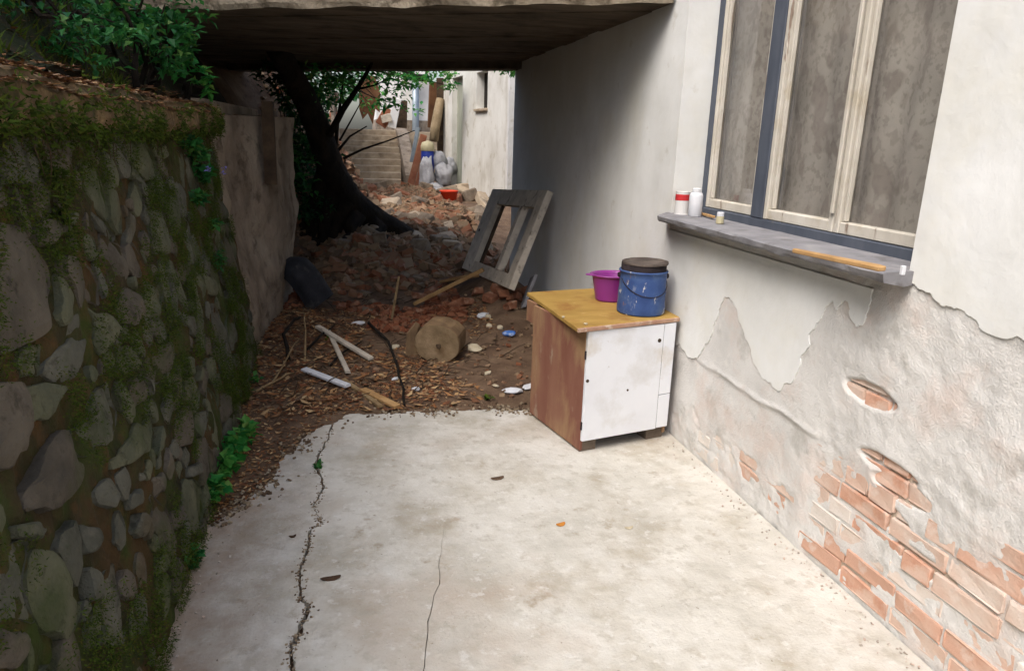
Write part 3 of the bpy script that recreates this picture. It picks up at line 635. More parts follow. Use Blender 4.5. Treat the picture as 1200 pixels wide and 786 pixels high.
# bricks where the render has gone
wx = lambda px, py: onX(px, py, WX)
ORANGE = [wx(*p) for p in ((1018, 462), (1035, 545), (1048, 572), (1030, 600), (985, 662), (1075, 660))]
bl, bh, jt = .25, .067, .012
mbk = {}
def brick_mesh(i, L):
    key = (i, round(L, 2))
    if key not in mbk:
        mb = MB(); mb.box((0, 0, 0), (.06, L, bh)); me_o = mb.build('brick', M['brick_p'], bevel=.006, seg=2)
        for v in me_o.data.vertices: v.co += Vector((random.gauss(0, .0022), random.gauss(0, .0025), random.gauss(0, .0025)))
        mbk[key] = me_o.data; bpy.data.objects.remove(me_o)
    return mbk[key]
orange_me = {}
nbk = 0
for c in range(16):
    z = .02+c*(bh+jt)+bh/2
    if z > 1.2: break
    y = .55-random.uniform(0, .2); hd = c % 2
    while y < 4.0:
        L = .12 if (hd and random.random() < .6) else random.choice((.25, .25, .24, .2))
        yc = y+L/2
        vis = (yc < 2.45 and z < 1.16) or (z < .26-.03*(yc-2.4) and yc < 3.5)
        if vis and nbk < 190:
            vi = random.randint(0, 3); me = brick_mesh(vi, L)
            dd = min(abs((o.y-yc)/(L*.55))+abs((o.z-z)/(bh*.62)) for o in ORANGE)
            near = any(abs(o.y-yc) < L*.5+jt*.5 and abs(o.z-z) < (bh+jt)*.5 for o in ORANGE)
            ob = bpy.data.objects.new('brick', me)
            if near or random.random() < .015:
                if me.name not in orange_me:
                    m2 = me.copy(); m2.materials.clear(); m2.materials.append(M['brick_o']); orange_me[me.name] = m2
                ob.data = orange_me[me.name]
            C.objects.link(ob); ob.location = (WX+.012+.03+random.uniform(-.004, .006)-(.002 if near else 0), yc, z+random.uniform(-.004, .004)); ob.rotation_euler = (random.gauss(0, .012), random.gauss(0, .012), random.gauss(0, .012))
            adopt(hs, ob); nbk += 1
        y += L+jt
# grey render coat: a sheet whose thickness swells and dies away over the bricks
RG0, RG1 = wx(817, 421), wx(965, 516)
def rt(y, z):
    n = FB(y, z, 2, 4.5, 4); n2 = FB(y, z, 9, 15, 4)
    led = .52-.0*y+(y-2.6)*.30                          # the ridge line falls towards the near end
    t = .0135+.002*n+.001*n2+.0005*N(y, z, 7, 46)
    zl = RG0.z+(RG1.z-RG0.z)*(y-RG0.y)/(RG1.y-RG0.y)+.012*n      # ridge between two coats of render
    t += .007*math.exp(-((z-zl)/.014)**2)*sstep(RG1.y-.1, RG1.y+.1, y)*sstep(RG0.y+.02, RG0.y-.06, y)*(1+.8*n2)
    t -= .006*sstep(zl+.005, zl-.01, z)*sstep(RG1.y-.1, RG1.y+.1, y)*(1+n)
    k = sstep(2.36, 2.22, y+.07*n)                       # right part: bricks show
    n3 = N(y, z, 7, 46); lo = .0112+.003*n+.0038*n2+.0010*n3-.0165*sstep(.72, .34, z+.14*n)
    t = t*(1-k)+(lo)*k
    k2 = sstep(.235, .15, z+.10*n+.03*n2-.03*(2.9-y))*sstep(2.3, 2.5, y)
    t = t*(1-k2)+(-.001+.012*n+.005*n2)*k2
    for o in ORANGE:                                     # patches knocked off right down to the bare brick
        dy, dz = (y-o.y)/.12, (z-o.z)/.034
        q = dy*dy+dz*dz+.5*n
        if q < 1.6 and y < 2.5: t -= .022*sstep(1.5, .8, q)
    return min(t, .0165) if (z > .8 or y > 3.1) else t
mb = MB(); mb.grid(lambda y, z: (WX+.012-rt(y, z), y, z), list(np.arange(.5, 4.5, .0085)), list(np.arange(-.03, 1.24, .0085)))
adopt(hs, mb.build('render_coat', M['render'], smooth=True, fix=False))
# painted plaster above, with its broken lower edge
PB = [(804,411),(811,420),(819,418),(831,401),(836,388),(841,373),(846,356),(851,348),(858,352),(865,363),(870,380),(875,397),(884,425),(890,436),(898,444),(904,447),(910,456),(916,458),(920,449),(926,449),(932,444),(938,430),(944,413),(951,389),(958,378),(965,369),(971,358),(977,352),(981,363),(986,357),(991,352),(996,356),(1001,377),(1005,383),(1012,381),(1016,368),(1019,358),(1022,345)]
low = [(wx(*p).y, wx(*p).z) for p in PB]
PX = WX-.0065
low = [(low[0][0]+.28, low[0][1]-.05)]+low
lj = fract(low, .2, 3)
e1 = wx(1060, 331); e2 = wx(1092, 343)
farlow = jag([(Y1, .10), (6.4, .16), (5.4, .22), (4.7, .42), (lj[0][0]+.05, lj[0][1]-.02), lj[0]], .014, 10)[:-1]
chain = farlow+lj+[(lj[-1][0]-.004, 1.17)]
nearlow = fract([(e1.y+.02, e1.z-.01), (e1.y-.05, e1.z+.005), (e2.y, e2.z), (e2.y-.2, e2.z-.06), (1.2, 1.05), (.8, 1.12), (.2, 1.02), (Y0, 1.0)], .16, 5)
mb = MB()
def sheet(poly):                                        # front face only, facing the passage
    n = len(poly); mb.add([(PX, y, z) for y, z in poly], [tuple(range(n))])
def skirt(ch):
    for a, b in zip(ch[:-1], ch[1:]): mb.add([(PX, a[0], a[1]), (PX, b[0], b[1]), (PX+.04, b[0], b[1]), (PX+.04, a[0], a[1])], [(0, 1, 2, 3)])
zs = 1.17
ci = min(range(len(chain)), key=lambda i: abs(chain[i][0]-wy1))
sp = chain[ci]
sheet(chain[:ci+1]+[(sp[0], zs+.0), (wy1, wz0), (wy1, wz1), (wy1, ZT), (Y1, ZT)])
sheet(chain[ci:]+[(sp[0], zs)] if chain[-1][1] <= zs+1e-6 else chain[ci:]+[(sp[0], zs)])
sheet(nearlow+[(Y0, ZT), (wy0, ZT), (wy0, wz1), (wy0, wz0), (nearlow[0][0], wz0-.001)])
sheet([(wy1, wz1), (wy0, wz1), (wy0, ZT), (wy1, ZT)])
skirt(chain); skirt(nearlow)
# reveals
XR = 2.02
for y in (wy0, wy1): mb.add([(PX, y, wz0), (PX, y, wz1), (XR+.12, y, wz1), (XR+.12, y, wz0)], [(0, 1, 2, 3)])
mb.add([(PX, wy0, wz1), (PX, wy1, wz1), (XR+.12, wy1, wz1), (XR+.12, wy0, wz1)], [(0, 1, 2, 3)])
mb.add([(PX, Y1, .1), (PX, Y1, ZT), (PX+.5, Y1+.003, ZT), (PX+.5, Y1+.003, .1)], [(0, 1, 2, 3)])
adopt(hs, mb.build('plaster', M['paint'], fix=False))
# window: frame, casements, panes
wi = bpy.data.objects.new('window', None); C.objects.link(wi); wi.parent = hs; wi.matrix_parent_inverse = Matrix.Translation(hs.location).inverted(); wi.location = (XR, 2.9, wz0)
def sub(o): o.parent = wi; o.matrix_parent_inverse = (Matrix.Translation(hs.location).inverted() @ Matrix.Translation(wi.location) @ Matrix.Translation(hs.location)).inverted() if False else Matrix.Translation(wi.location).inverted(); return o
def wbar(y0, y1, z0, z1, x0, x1, mat, name, bev=.004):
    mb = MB(); mb.box(((x0+x1)/2, (y0+y1)/2, (z0+z1)/2), (x1-x0, y1-y0, z1-z0)); return sub(mb.build(name, mat, bevel=bev, seg=1))
zb = 1.305
ml0, ml1 = onX(881, 255, XR).y, onX(894, 262, XR).y     # mullion left and right edges
wbar(wy1-.055, wy1-.001, wz0-.02, wz1-.001, XR, XR+.09, M['blue'], 'frame_jamb'); wbar(wy0+.001, wy0+.055, wz0-.02, wz1-.001, XR, XR+.09, M['blue'], 'frame_jamb')
wbar(ml1, ml0, zb+.001, wz1-.071, XR-.012, XR+.09, M['blue'], 'frame_mullion')
wbar(wy0+.056, wy1-.056, wz0-.02, zb, XR-.01, XR+.09, M['blue'], 'frame_sill_rail'); wbar(wy0+.056, wy1-.056, wz1-.07, wz1-.001, XR-.004, XR+.09, M['blue'], 'frame_head')
def casement(y0, y1, sl, sr, out):
    z0, z1 = zb+.002, wz1-.073
    mb = MB(); x0, x1 = XR-.002-out, XR+.05
    for (a, b, c, d) in ((y0, y0+sr, z0, z1), (y1-sl, y1, z0, z1)):
        mb.box(((x0+x1)/2, (a+b)/2, (c+d)/2), (x1-x0, b-a, d-c))
    mb.box(((x0+x1)/2+.002, (y0+sr+y1-sl)/2, z0+.024), (x1-x0-.004, y1-sl-y0-sr-.001, .048)); mb.box(((x0+x1)/2+.002, (y0+sr+y1-sl)/2, z1-.025), (x1-x0-.004, y1-sl-y0-sr-.001, .05))
    sub(mb.build('casement', M['cream'], bevel=.004, seg=1))
    mb = MB()                                           # inner bead, set back
    e = .018
    for (a, b, c, d) in ((y0+sr+.004, y0+sr+e, z0+.052, z1-.055), (y1-sl-e, y1-sl-.004, z0+.052, z1-.055)):
        mb.box((XR+.02, (a+b)/2, (c+d)/2), (.02, b-a, d-c))
    sub(mb.build('glazing_bead', M['cream'], bevel=.002, seg=1))
    ya, yb, za, zc = y0+sr-.004, y1-sl+.004, z0+.04, z1-.04; mb = MB(); mb.add([(XR+.035, ya, za), (XR+.035, ya, zc), (XR+.035, yb, zc), (XR+.035, yb, za)], [(0, 1, 2, 3)]); sub(mb.build('pane', M['glass'], fix=False))
yA = wy1-.057; m1 = onX(967, 275, XR).y; m2 = onX(984, 280, XR).y
mid = (m1+m2)/2
casement(ml0+.002, yA, .028, .018, -.004)
casement(mid+.002, ml1-.002, .03, .03, .006)
casement(wy0+.058, mid-.002, .03, .03, .002)
mb = MB(); mb.box((XR-.016, mid+.004, (zb+wz1)/2), (.012, .02, wz1-zb-.16)); sub(mb.build('cover_strip', M['cream'], bevel=.003, seg=1))
# sill: a cement slab, broken underneath
mb = MB(); SX = 1.725
def sillp(u, k):
    pr = [(.36, .0), (.10, .004), (.008, .0), (.0, -.006), (.004, -.024), (.012, -.034), (.09, -.05)]
    y = 1.955+u*1.85-(.10*u**8 if 1 < k < 6 else 0)
    x = SX+pr[k][0]; z = 1.262+pr[k][1]
    x += .006*FB(y, k, 0, 8, 3)*(k < 6); z += .003*FB(y, k, 5, 7, 3)+(-.012*max(0, FB(y, 1, 3, 6, 3)) if k in (4, 5) else 0)
    return (x, y, z)
mb.grid(sillp, list(np.linspace(0, 1, 90)), range(7))
for u in (0, 1): mb.add([sillp(u, k) for k in range(7)], [tuple(range(7))])
sub(mb.build('sill', M['sill'], fix=False))
# room and curtain behind the panes
mb = MB(); mb.grid(lambda y, z: (XR+.11+.010*math.sin(y*26+.9*math.sin(z*1.3)+3*N(y, z*.3, 0, 3))*(1+N(y, z*.5, 4, 2))+.014*N(y, z*.4, 0, 4), y, z), list(np.linspace(wy0-.05, wy1+.05, 150)), list(np.linspace(1.28, 2.98, 40)))
tag(mb.build('curtain', M['curtain'], smooth=True, fix=False), 'greyish patterned lace curtain hanging behind the dusty window panes', 'curtain')

# ------------------------------------------------------------------ things on the sill
ZS = 1.267
def stand(px, py): p = onZ(px, py, ZS+.004); return p
p = Vector((1.875, 3.715, ZS-.002)); t = thing('tin_can', 'white tin with a red band at the end of the window sill', 'tin', p)
h = .125; r = .041
mb = MB(); mb.lathe([(0, 0), (r, 0), (r, .003), (r*.97, .006), (r*.97, h-.006), (r, h-.003), (r, h), (r*.9, h), (r*.9, h-.004), (0, h-.004)], 24, p); adopt(t, mb.build('can_body', M['metalcap'], smooth=False))
mb = MB(); mb.lathe([(r*.985, h*.62), (r*.99, h*.63), (r*.99, h*.88), (r*.985, h*.89)], 24, p); adopt(t, mb.build('label_band', M['redlabel']))
p = Vector((1.905, 3.615, ZS-.002)); t = thing('white_bottle', 'plain white plastic bottle beside the red banded tin', 'bottle', p)
mb = MB(); mb.lathe([(0, 0), (.034, 0), (.037, .004), (.037, .11), (.033, .124), (.022, .130), (.022, .134)], 20, p); adopt(t, mb.build('bottle_body', M['scrap'], smooth=True))
mb = MB(); mb.lathe([(.0235, .131), (.0235, .148), (.021, .151), (0, .151)], 20, p); adopt(t, mb.build('cap', M['white'], smooth=False))
p = Vector((1.86, 3.26, ZS)); t = thing('glue_pot', 'small yellowish pot standing on the window sill by the blue mullion', 'pot', p)
mb = MB(); mb.lathe([(0, 0), (.018, 0), (.0195, .003), (.019, .034), (.0165, .036), (.0165, .05), (0, .05)], 18, p); adopt(t, mb.build('pot_body', M['yellow'], smooth=False))
mb = MB(); mb.lathe([(.018, .037), (.018, .055), (.016, .057), (0, .057)], 18, p); adopt(t, mb.build('lid', M['scrap'], smooth=False))
a = onZ(928, 294, ZS+.015); b = onZ(1028, 315, ZS+.015)
mb = MB(); mb.poly([(a.x, a.y, ZS+.008), (a.x+.02, a.y+.01, ZS+.008), (b.x+.035, b.y+.03, ZS+.008), (b.x+.03, b.y-.005, ZS+.008), (b.x-.005, b.y-.012, ZS+.008)], (0, 0, .016))
tag(recenter(mb.build('wooden_wedge', M['woodlight'], bevel=.003, seg=1)), 'flat piece of light wood lying on the window sill', 'wood')
a = Vector((1.985, 3.66, 1.372)); b = Vector((1.94, 3.56, 1.366))
mb = MB(); mb.bar(Vector((1.96, 3.66, ZS+.01)), Vector((1.93, 3.45, ZS+.012)), .02, .012)
tag(recenter(mb.build('wood_chip', M['woodlight'], bevel=.002, seg=1)), 'short thin wood chip lying on the sill behind the white bottle', 'wood')
a = onZ(992, 322, ZS+.0)
mb = MB(); mb.box((SX+.03, a.y, ZS+.012), (.014, .012, .03)); tag(recenter(mb.build('plaster_lump', M['scrap'], bevel=.003)), 'tiny white lump on the front edge of the window sill', 'plaster')

# ------------------------------------------------------------------ cabinet
cb = thing('cabinet', 'old kitchen cabinet with white door, brown side and ochre board on top', 'cabinet', (1.49, 3.75, 0))
F = Vector((1.245, 3.385, 0)); u = Vector((.977, .212, 0)).normalized(); v = Vector((-u.y, u.x, 0)); CW, CD = .575, .62
MR = Matrix((u, v, Vector((0, 0, 1)))).transposed()
def cbox(mb, a0, a1, b0, b1, z0, z1): mb.box(F+u*(a0+a1)/2+v*(b0+b1)/2+Vector((0, 0, (z0+z1)/2)), (a1-a0, b1-b0, z1-z0), M=MR)
zt = .695; z0 = .078
mb = MB(); cbox(mb, 0, .018, .022, CD, .012, zt); adopt(cb, mb.build('side_panel', M['cabside'], bevel=.002, seg=1))
mb = MB(); cbox(mb, CW-.018, CW, .022, CD, .03, zt); adopt(cb, mb.build('side_panel', M['cabside'], bevel=.002, seg=1))
mb = MB(); cbox(mb, .0185, CW-.0185, CD-.012, CD, .06, zt-.002); adopt(cb, mb.build('back_panel', M['innerpanel']))
mb = MB(); cbox(mb, .0185, CW-.0185, .022, CD-.0125, z0, z0+.018); adopt(cb, mb.build('bottom_panel', M['innerpanel']))
mb = MB(); cbox(mb, .001, CW-.085, 0, .02, z0-.005, zt-.004); d = adopt(cb, mb.build('door', M['white'], bevel=.003, seg=2))
mb = MB(); cbox(mb, CW-.081, CW-.002, 0.002, .02, z0+.20, zt-.004); cbox(mb, CW-.081, CW-.002, 0.002, .02, z0-.002, z0+.196); adopt(cb, mb.build('front_stile', M['white'], bevel=.002, seg=1))
def disc(a, z, r, t=.004):
    mb = MB(); c = F+u*a-v*(t*.5)+Vector((0, 0, z)); mb.tube([c-v*.001, c+v*t], [r, r*1.05], 12); return mb
for a, z, r in ((CW-.112, .60, .011), (CW-.30, .335, .006), (.012, .42, .009)): adopt(cb, disc(a, z, r).build('screw_hole', M['wooddark']))
for zz in (.16, .56):
    mb = MB(); c = F-u*.002+v*.012+Vector((0, 0, zz)); mb.tube([c-Vector((0, 0, .022)), c+Vector((0, 0, .022))], .0055, 8); adopt(cb, mb.build('hinge', M['rust']))
mb = MB(); cbox(mb, CW-.0845, CW-.0815, .004, .021, z0, zt-.006); adopt(cb, mb.build('door_gap', M['wooddark']))
mb = MB(); cbox(mb, .004, .11, .03, .11, 0, z0-.008); adopt(cb, mb.build('foot', M['block'], bevel=.004)); 
mb = MB(); cbox(mb, CW-.125, CW-.01, .03, .12, 0, z0-.004); adopt(cb, mb.build('foot', M['block'], bevel=.004))
mb = MB(); cbox(mb, .02, .1, CD-.1, CD-.01, 0, z0-.002); adopt(cb, mb.build('foot', M['block'], bevel=.004))
mb = MB(); tp = [(1.175, 3.365), (1.42, 3.428), (1.62, 3.474), (1.826, 3.525), (1.826, 4.345), (1.45, 4.30), (1.135, 4.24)]
mb.poly([(x, y, zt+.001) for x, y in tp], (0, 0, .024)); adopt(cb, mb.build('top_board', M['topboard'], bevel=.003, seg=1))
mb = MB(); mb.bar(Vector((1.176, 3.357, zt+.012)), Vector((1.822, 3.517, zt+.012)), .012, .022, (0, 0, 1), .001); adopt(cb, mb.build('board_edging', M['boardedge'], bevel=.002, seg=1))
mb = MB(); cbox(mb, .03, .05, CD+.03, CD+.15, zt-.13, zt); adopt(cb, mb.build('rear_bracket', M['cabside'], bevel=.002, seg=1))
ZB = zt+.0265
# chips lying on the board
for px, py in ((690, 383), (660, 372), (735, 369)):
    q = onZ(px, py, ZB); mb = MB(); mb.box((q.x, min(max(q.y, 3.42), 4.2), ZB+.004), (.018, .014, .008), random.random()*3)
    tag(recenter(mb.build('plaster_chip', M['pebble'], bevel=.002, seg=1)), 'tiny pale plaster chip lying on the ochre cabinet top', 'plaster chip', 'plaster chips on the cabinet top')
# blue bucket with rusty lid
bc = Vector((1.65, 3.66, ZB)); bk = thing('paint_bucket', 'blue paint bucket with chipped paint and a rusty dark lid', 'bucket', bc)
R0, R1, BH = .134, .129, .24
mb = MB(); pr = [(0, 0), (R0*.96, 0), (R0, .006)]
for i in range(9): pr.append((R0+(R1-R0)*i/8+.0015*math.sin(i*2), .01+(BH-.02)*i/8))
pr += [(R1+.006, BH-.006), (R1+.008, BH), (R1+.004, BH+.005), (R1*.97, BH+.002)]
mb.lathe(pr, 48, bc); o = mb.build('bucket_body', M['bucket'], smooth=True); adopt(bk, o)
for vv in o.data.vertices: 
    k = 1+.012*N(vv.co.x, vv.co.y, vv.co.z, 9); vv.co.x = bc.x+(vv.co.x-bc.x)*k; vv.co.y = bc.y+(vv.co.y-bc.y)*k
mb = MB(); mb.lathe([(R1*.975, BH-.004), (R1*.97, BH+.036), (R1*.95, BH+.04)], 40, bc); adopt(bk, mb.build('neck', M['rust'], smooth=True))
mb = MB(); mb.lathe([(R1*.93, BH+.040), (R1*.98, BH+.038), (R1*1.0, BH+.041), (R1*.99, BH+.05), (R1*.93, BH+.052), (R1*.88, BH+.044), (R1*.4, BH+.041), (0, BH+.043)], 40, bc+Vector((.004, -.004, 0)))
o = mb.build('lid', M['lidtop'], smooth=False); adopt(bk, o)
for vv in o.data.vertices: vv.co.z += .05*(vv.co.x-bc.x)*.4+.003*N(vv.co.x, vv.co.y, 0, 14)
for s in (-1, 1):
    mb = MB(); q = bc+Vector((R1*s*.98, -.03*s, BH-.03)); mb.tube([q-Vector((.008*s, 0, 0)), q+Vector((.01*s, 0, 0))], [.018, .014], 10); adopt(bk, mb.build('bail_ear', M['rust']))
mb = MB(); mb.tube([bc+Vector((R1*1.03*math.cos(a), R1*1.03*math.sin(a)-.004, BH-.03-.10*max(0, -math.sin(a))**.8)) for a in np.linspace(math.pi*1.02, math.pi*1.98, 16)], .0022, 6); adopt(bk, mb.build('bail_handle', M['rust'], smooth=True))
# purple bowl
pc = Vector((1.60, 3.98, ZB)); pb = thing('plastic_bowl', 'purple plastic tub with a lip handle standing behind the blue bucket', 'bowl', pc)
ra, rb_, BHt = .10, .135, .155
mb = MB(); mb.lathe([(0, .006), (ra*.9, .006), (ra*.9, 0), (ra, 0), (ra*1.02, .01), (rb_*.95, BHt-.012), (rb_*.97, BHt-.004), (rb_*1.06, BHt-.002), (rb_*1.07, BHt+.004), (rb_*.98, BHt+.006), (rb_*.93, BHt-.01), (ra*.98, .012), (0, .012)], 40, pc, 1.0, .85)
adopt(pb, mb.build('bowl_body', M['purple'], smooth=True))
for s in (-1, 1):
    mb = MB(); pts = []
    for i in range(9): a = -0.35+.7*i/8; pts.append((pc.x+s*(rb_*1.06*math.cos(a)), pc.y+rb_*.88*math.sin(a), pc.z+BHt-.001))
    outp = []
    for i in range(9): a = -0.30+.6*i/8; outp.append((pc.x+s*(rb_*1.08*math.cos(a)+.030*math.sin(math.pi*i/8)**.5), pc.y+rb_*.8*math.sin(a), pc.z+BHt-.001))
    mb.poly(pts+outp[::-1], (0, 0, .005)); adopt(pb, mb.build('handle', M['purple'], bevel=.0015, seg=1))

# ------------------------------------------------------------------ old sash leaning on the wall
P1, P2 = Vector((1.321, 7.459, .274)), Vector((1.447, 5.815, .387)); Q2 = Vector((1.781, 5.90, 1.212)); Q1 = Vector((1.655, 7.543, 1.099))
ow = thing('old_window_sash', 'weathered grey wooden window frame without glass leaning against the house wall', 'window frame', P2)
ux = (P2-P1).normalized(); W_ = (P2-P1).length; uy = (Q1-P1); uy = (uy-ux*uy.dot(ux)).normalized(); H_ = (Q1-P1).dot(uy); un = ux.cross(uy)
if un.x > 0: un = -un
def fb(a0, a1, h0, h1, d0, d1, name, mat=M['woodold'], bev=.004):
    mb = MB(); R3 = Matrix((ux, uy, un)).transposed()
    mb.box(P1+ux*(a0+a1)/2+uy*(h0+h1)/2+un*(d0+d1)/2, (a1-a0, h1-h0, abs(d1-d0)), M=R3); return adopt(ow, mb.build(name, mat, bevel=bev, seg=1))
fb(0, .34, 0, H_, 0, .06, 'stile'); fb(W_-.16, W_, 0, H_, 0, .06, 'stile')
fb(.341, W_-.161, 0, .12, .002, .055, 'rail'); fb(.341, W_-.161, H_-.16, H_, .002, .055, 'rail')
fb(W_*.68, W_*.68+.09, .121, H_-.161, .005, .07, 'glazing_bar')
fb(.44, .49, .121, H_-.161, .006, .03, 'glazing_bar', M['wooddark'], .002)
fb(.10, .13, .42, .45, .058, .066, 'hinge_pin', M['rust'], .002)

# ------------------------------------------------------------------ yard things
# chopping log
lc = ghit(512, 424); lg = thing('log_block', 'short sawn log block lying on its side on the bare soil', 'log', (lc.x+.05, lc.y+.1, lc.z))
ax = Vector((.36, .93, 0)).normalized(); LR = .165; c0 = Vector((lc.x+.0, lc.y, lc.z+LR*.88)); sidev = Vector((ax.y, -ax.x, 0))
K = 28; prf = [1-.10*max(0, math.sin(2*math.pi*k/K))**6-.06*max(0, math.cos(2*math.pi*k/K))**8+.07*N(math.cos(2*math.pi*k/K), math.sin(2*math.pi*k/K), 4, 1.3)+.025*random.uniform(-1, 1)+.10*N(math.cos(2*math.pi*k/K), math.sin(2*math.pi*k/K), 9, 2.6) for k in range(K)]
def logring(t, s): return [c0+ax*t+(sidev*math.cos(2*math.pi*k/K)*1.08+Vector((0, 0, 1))*math.sin(2*math.pi*k/K)*.93)*LR*prf[k]*s for k in range(K)]
mb = MB(); LT = .27
r_ = [logring(0, .97), logring(.01, 1), logring(.09, 1.015), logring(.18, 1.0), logring(LT-.01, .99), logring(LT, .96)]
mb.add([q for r in r_ for q in r], [(i*K+k, i*K+(k+1) % K, (i+1)*K+(k+1) % K, (i+1)*K+k) for i in range(5) for k in range(K)]); adopt(lg, mb.build('bark_side', M['logbark']))
for t, nm in ((0, -1), (LT, 1)):
    mb = MB(); rr = [logring(t, .97 if nm < 0 else .96)]
    for s in (.75, .5, .25): rr.append([q+ax*nm*random.uniform(-.0005, .001) for q in logring(t, s)])
    cc = c0+ax*(t+nm*.002); vs_ = [q for r in rr for q in r]+[cc]
    mb.add(vs_, [(i*K+k, i*K+(k+1) % K, (i+1)*K+(k+1) % K, (i+1)*K+k) for i in range(3) for k in range(K)]+[(3*K+k, 3*K+(k+1) % K, 4*K) for k in range(K)])
    adopt(lg, mb.build('sawn_end', M['endgrain']))
mb = MB(); q = c0-ax*.003+sidev*.01-Vector((0, 0, .02)); mb.tube([q+ax*.002, q-ax*.004], [.02, .018], 9, jit=.2); adopt(lg, mb.build('knot', M['wooddark']))
mb = MB(); e = c0+sidev*.10+Vector((0, 0, -.02)); 
# slab of split wood on the left of the log
q = ghit(484, 418)
mb = MB(); mb.poly([(q.x-.06, q.y, q.z-.01), (q.x+.05, q.y+.03, q.z-.01), (q.x+.045, q.y+.06, q.z+.2), (q.x+.01, q.y+.05, q.z+.23), (q.x-.045, q.y+.04, q.z+.17)], (.03, .10, .01))
tag(recenter(mb.build('split_log', M['logbark'], bevel=.006, seg=1)), 'split piece of firewood standing against the log block', 'firewood')
def plank(name, label, cat, p0, p1, w, t, mat, lift0=.0, lift1=.0, up=(0, 0, 1), g=None, jit=.003):
    a = ghit(*p0) if not isinstance(p0, Vector) else p0; b = ghit(*p1) if not isinstance(p1, Vector) else p1
    a = a+Vector((0, 0, t/2+lift0)); b = b+Vector((0, 0, t/2+lift1))
    mb = MB(); mb.bar(a, b, w, t, up, jit); return tag(recenter(mb.build(name, mat, bevel=min(w, t)*.12, seg=1)), label, cat, g)
plank('timber_batten', 'long light brown batten propped on rubble behind the log block', 'batten', (485, 362), ghit(566, 335)+Vector((0, 0, .14)), .055, .035, M['woodlight'], .03, 0)
plank('timber_offcut', 'short wide light wood offcut under the propped batten', 'offcut', (520, 338), (556, 332), .10, .03, M['woodlight'], .06, .06)
plank('pale_stake', 'short pale stake standing slanted in the rubble behind the log', 'stake', ghit(459, 376), ghit(459, 376)+Vector((.09, .25, .34)), .03, .02, M['straw'], 0, 0, (1, 0, 0))
plank('white_plastic_strip', 'white plastic gutter strip lying on the leaf litter', 'plastic strip', (356, 438), (408, 457), .05, .02, M['scrap'], .025, .02)
plank('rotten_plank', 'light wood plank end at the edge of the concrete', 'plank', (425, 461), (466, 481), .05, .025, M['woodlight'], .012, .012)
plank('rotten_board', 'thin grey board lying beside the plank end near the concrete', 'board', (402, 448), (446, 480), .03, .02, M['straw'], .01, .012)
plank('weathered_strip', 'grey wooden strip lying across the litter towards the log', 'slat', (372, 388), (435, 425), .04, .02, M['woodold'], .03, .02)
plank('grey_lath', 'short grey lath under the crossing grey strip', 'lath', (385, 392), (408, 440), .035, .02, M['woodold'], .02, .015)
def stick(label, pts, r, mat=None):
    P = [ghit(*p)+Vector((0, 0, dz)) for p, dz in pts]
    Q = []
    for a, b in zip(P[:-1], P[1:]): Q += [a, a.lerp(b, .5)+Vector((random.uniform(-.012, .012), random.uniform(-.012, .012), random.uniform(-.004, .008)))]
    Q.append(P[-1]); mb = MB(); mb.tube(Q, np.linspace(r, r*.5, len(Q)), 7, jit=.12); return tag(recenter(mb.build('fallen_branch', mat or M['bark'], smooth=True)), label, 'branch')
stick('crooked dark branch lying from the litter to the concrete edge', [((432, 385), .05), ((455, 408), .06), ((466, 435), .04), ((473, 460), .03), ((474, 478), .02)], .013)
stick('thin branch lying at the foot of the abutment', [((300, 462), .02), ((330, 448), .03), ((345, 440), .02)], .01, M['straw'])
stick('upright dry stick standing in the litter by the abutment', [((357, 428), .0), ((359, 405), .12), ((358, 395), .2)], .009, M['straw'])
stick('bent root like stick curving beside the abutment foot', [((338, 425), .02), ((333, 405), .09), ((346, 388), .10), ((352, 378), .05)], .016)
stick('thin twig leaning towards the abutment foot', [((318, 452), .01), ((338, 425), .05), ((352, 405), .06)], .008, M['straw'])
stick('brown stick half buried under the leaf litter', [((360, 412), .02), ((378, 398), .05), ((392, 385), .03)], .011)
stick('dark branch bridging the litter near the white strip', [((388, 430), .015), ((405, 415), .03), ((425, 402), .02)], .010)
# dark half pipe of rubber leaning against the abutment
hb = ghit(376, 360)+Vector((0, 0, .03)); ht = onY(334, 306, 6.75); had = (hb-ht).normalized(); hx = Vector((.75, -.6, .3)); hx = (hx-had*hx.dot(had)).normalized(); hy = had.cross(hx)
shp = thing('rubber_half_pipe', 'dark curved rubber half pipe leaning against the abutment foot', 'half pipe', hb)
mb = MB(); ag = list(np.linspace(-1.75, 1.75, 17)); tg = list(np.linspace(0, 1, 9)); RP = .15
def hp(t, a, r): k = r*(1-.55*max(0, .22-t)/.22); return tuple(ht.lerp(hb, t)+(hx*math.cos(a)+hy*math.sin(a))*k+Vector((0, 0, .05*math.sin(math.pi*t))))
mb.grid(lambda t, a: hp(t, a, RP), tg, ag); mb.grid(lambda t, a: hp(t, a, RP-.014), tg, ag)
adopt(shp, mb.build('pipe_shell', M['slate'], smooth=True, fix=False))
for e in (ag[0], ag[-1]):
    mb = MB(); mb.tube([hp(t, e, RP-.007) for t in tg], .012, 7); adopt(shp, mb.build('rolled_edge', M['slate'], smooth=True))
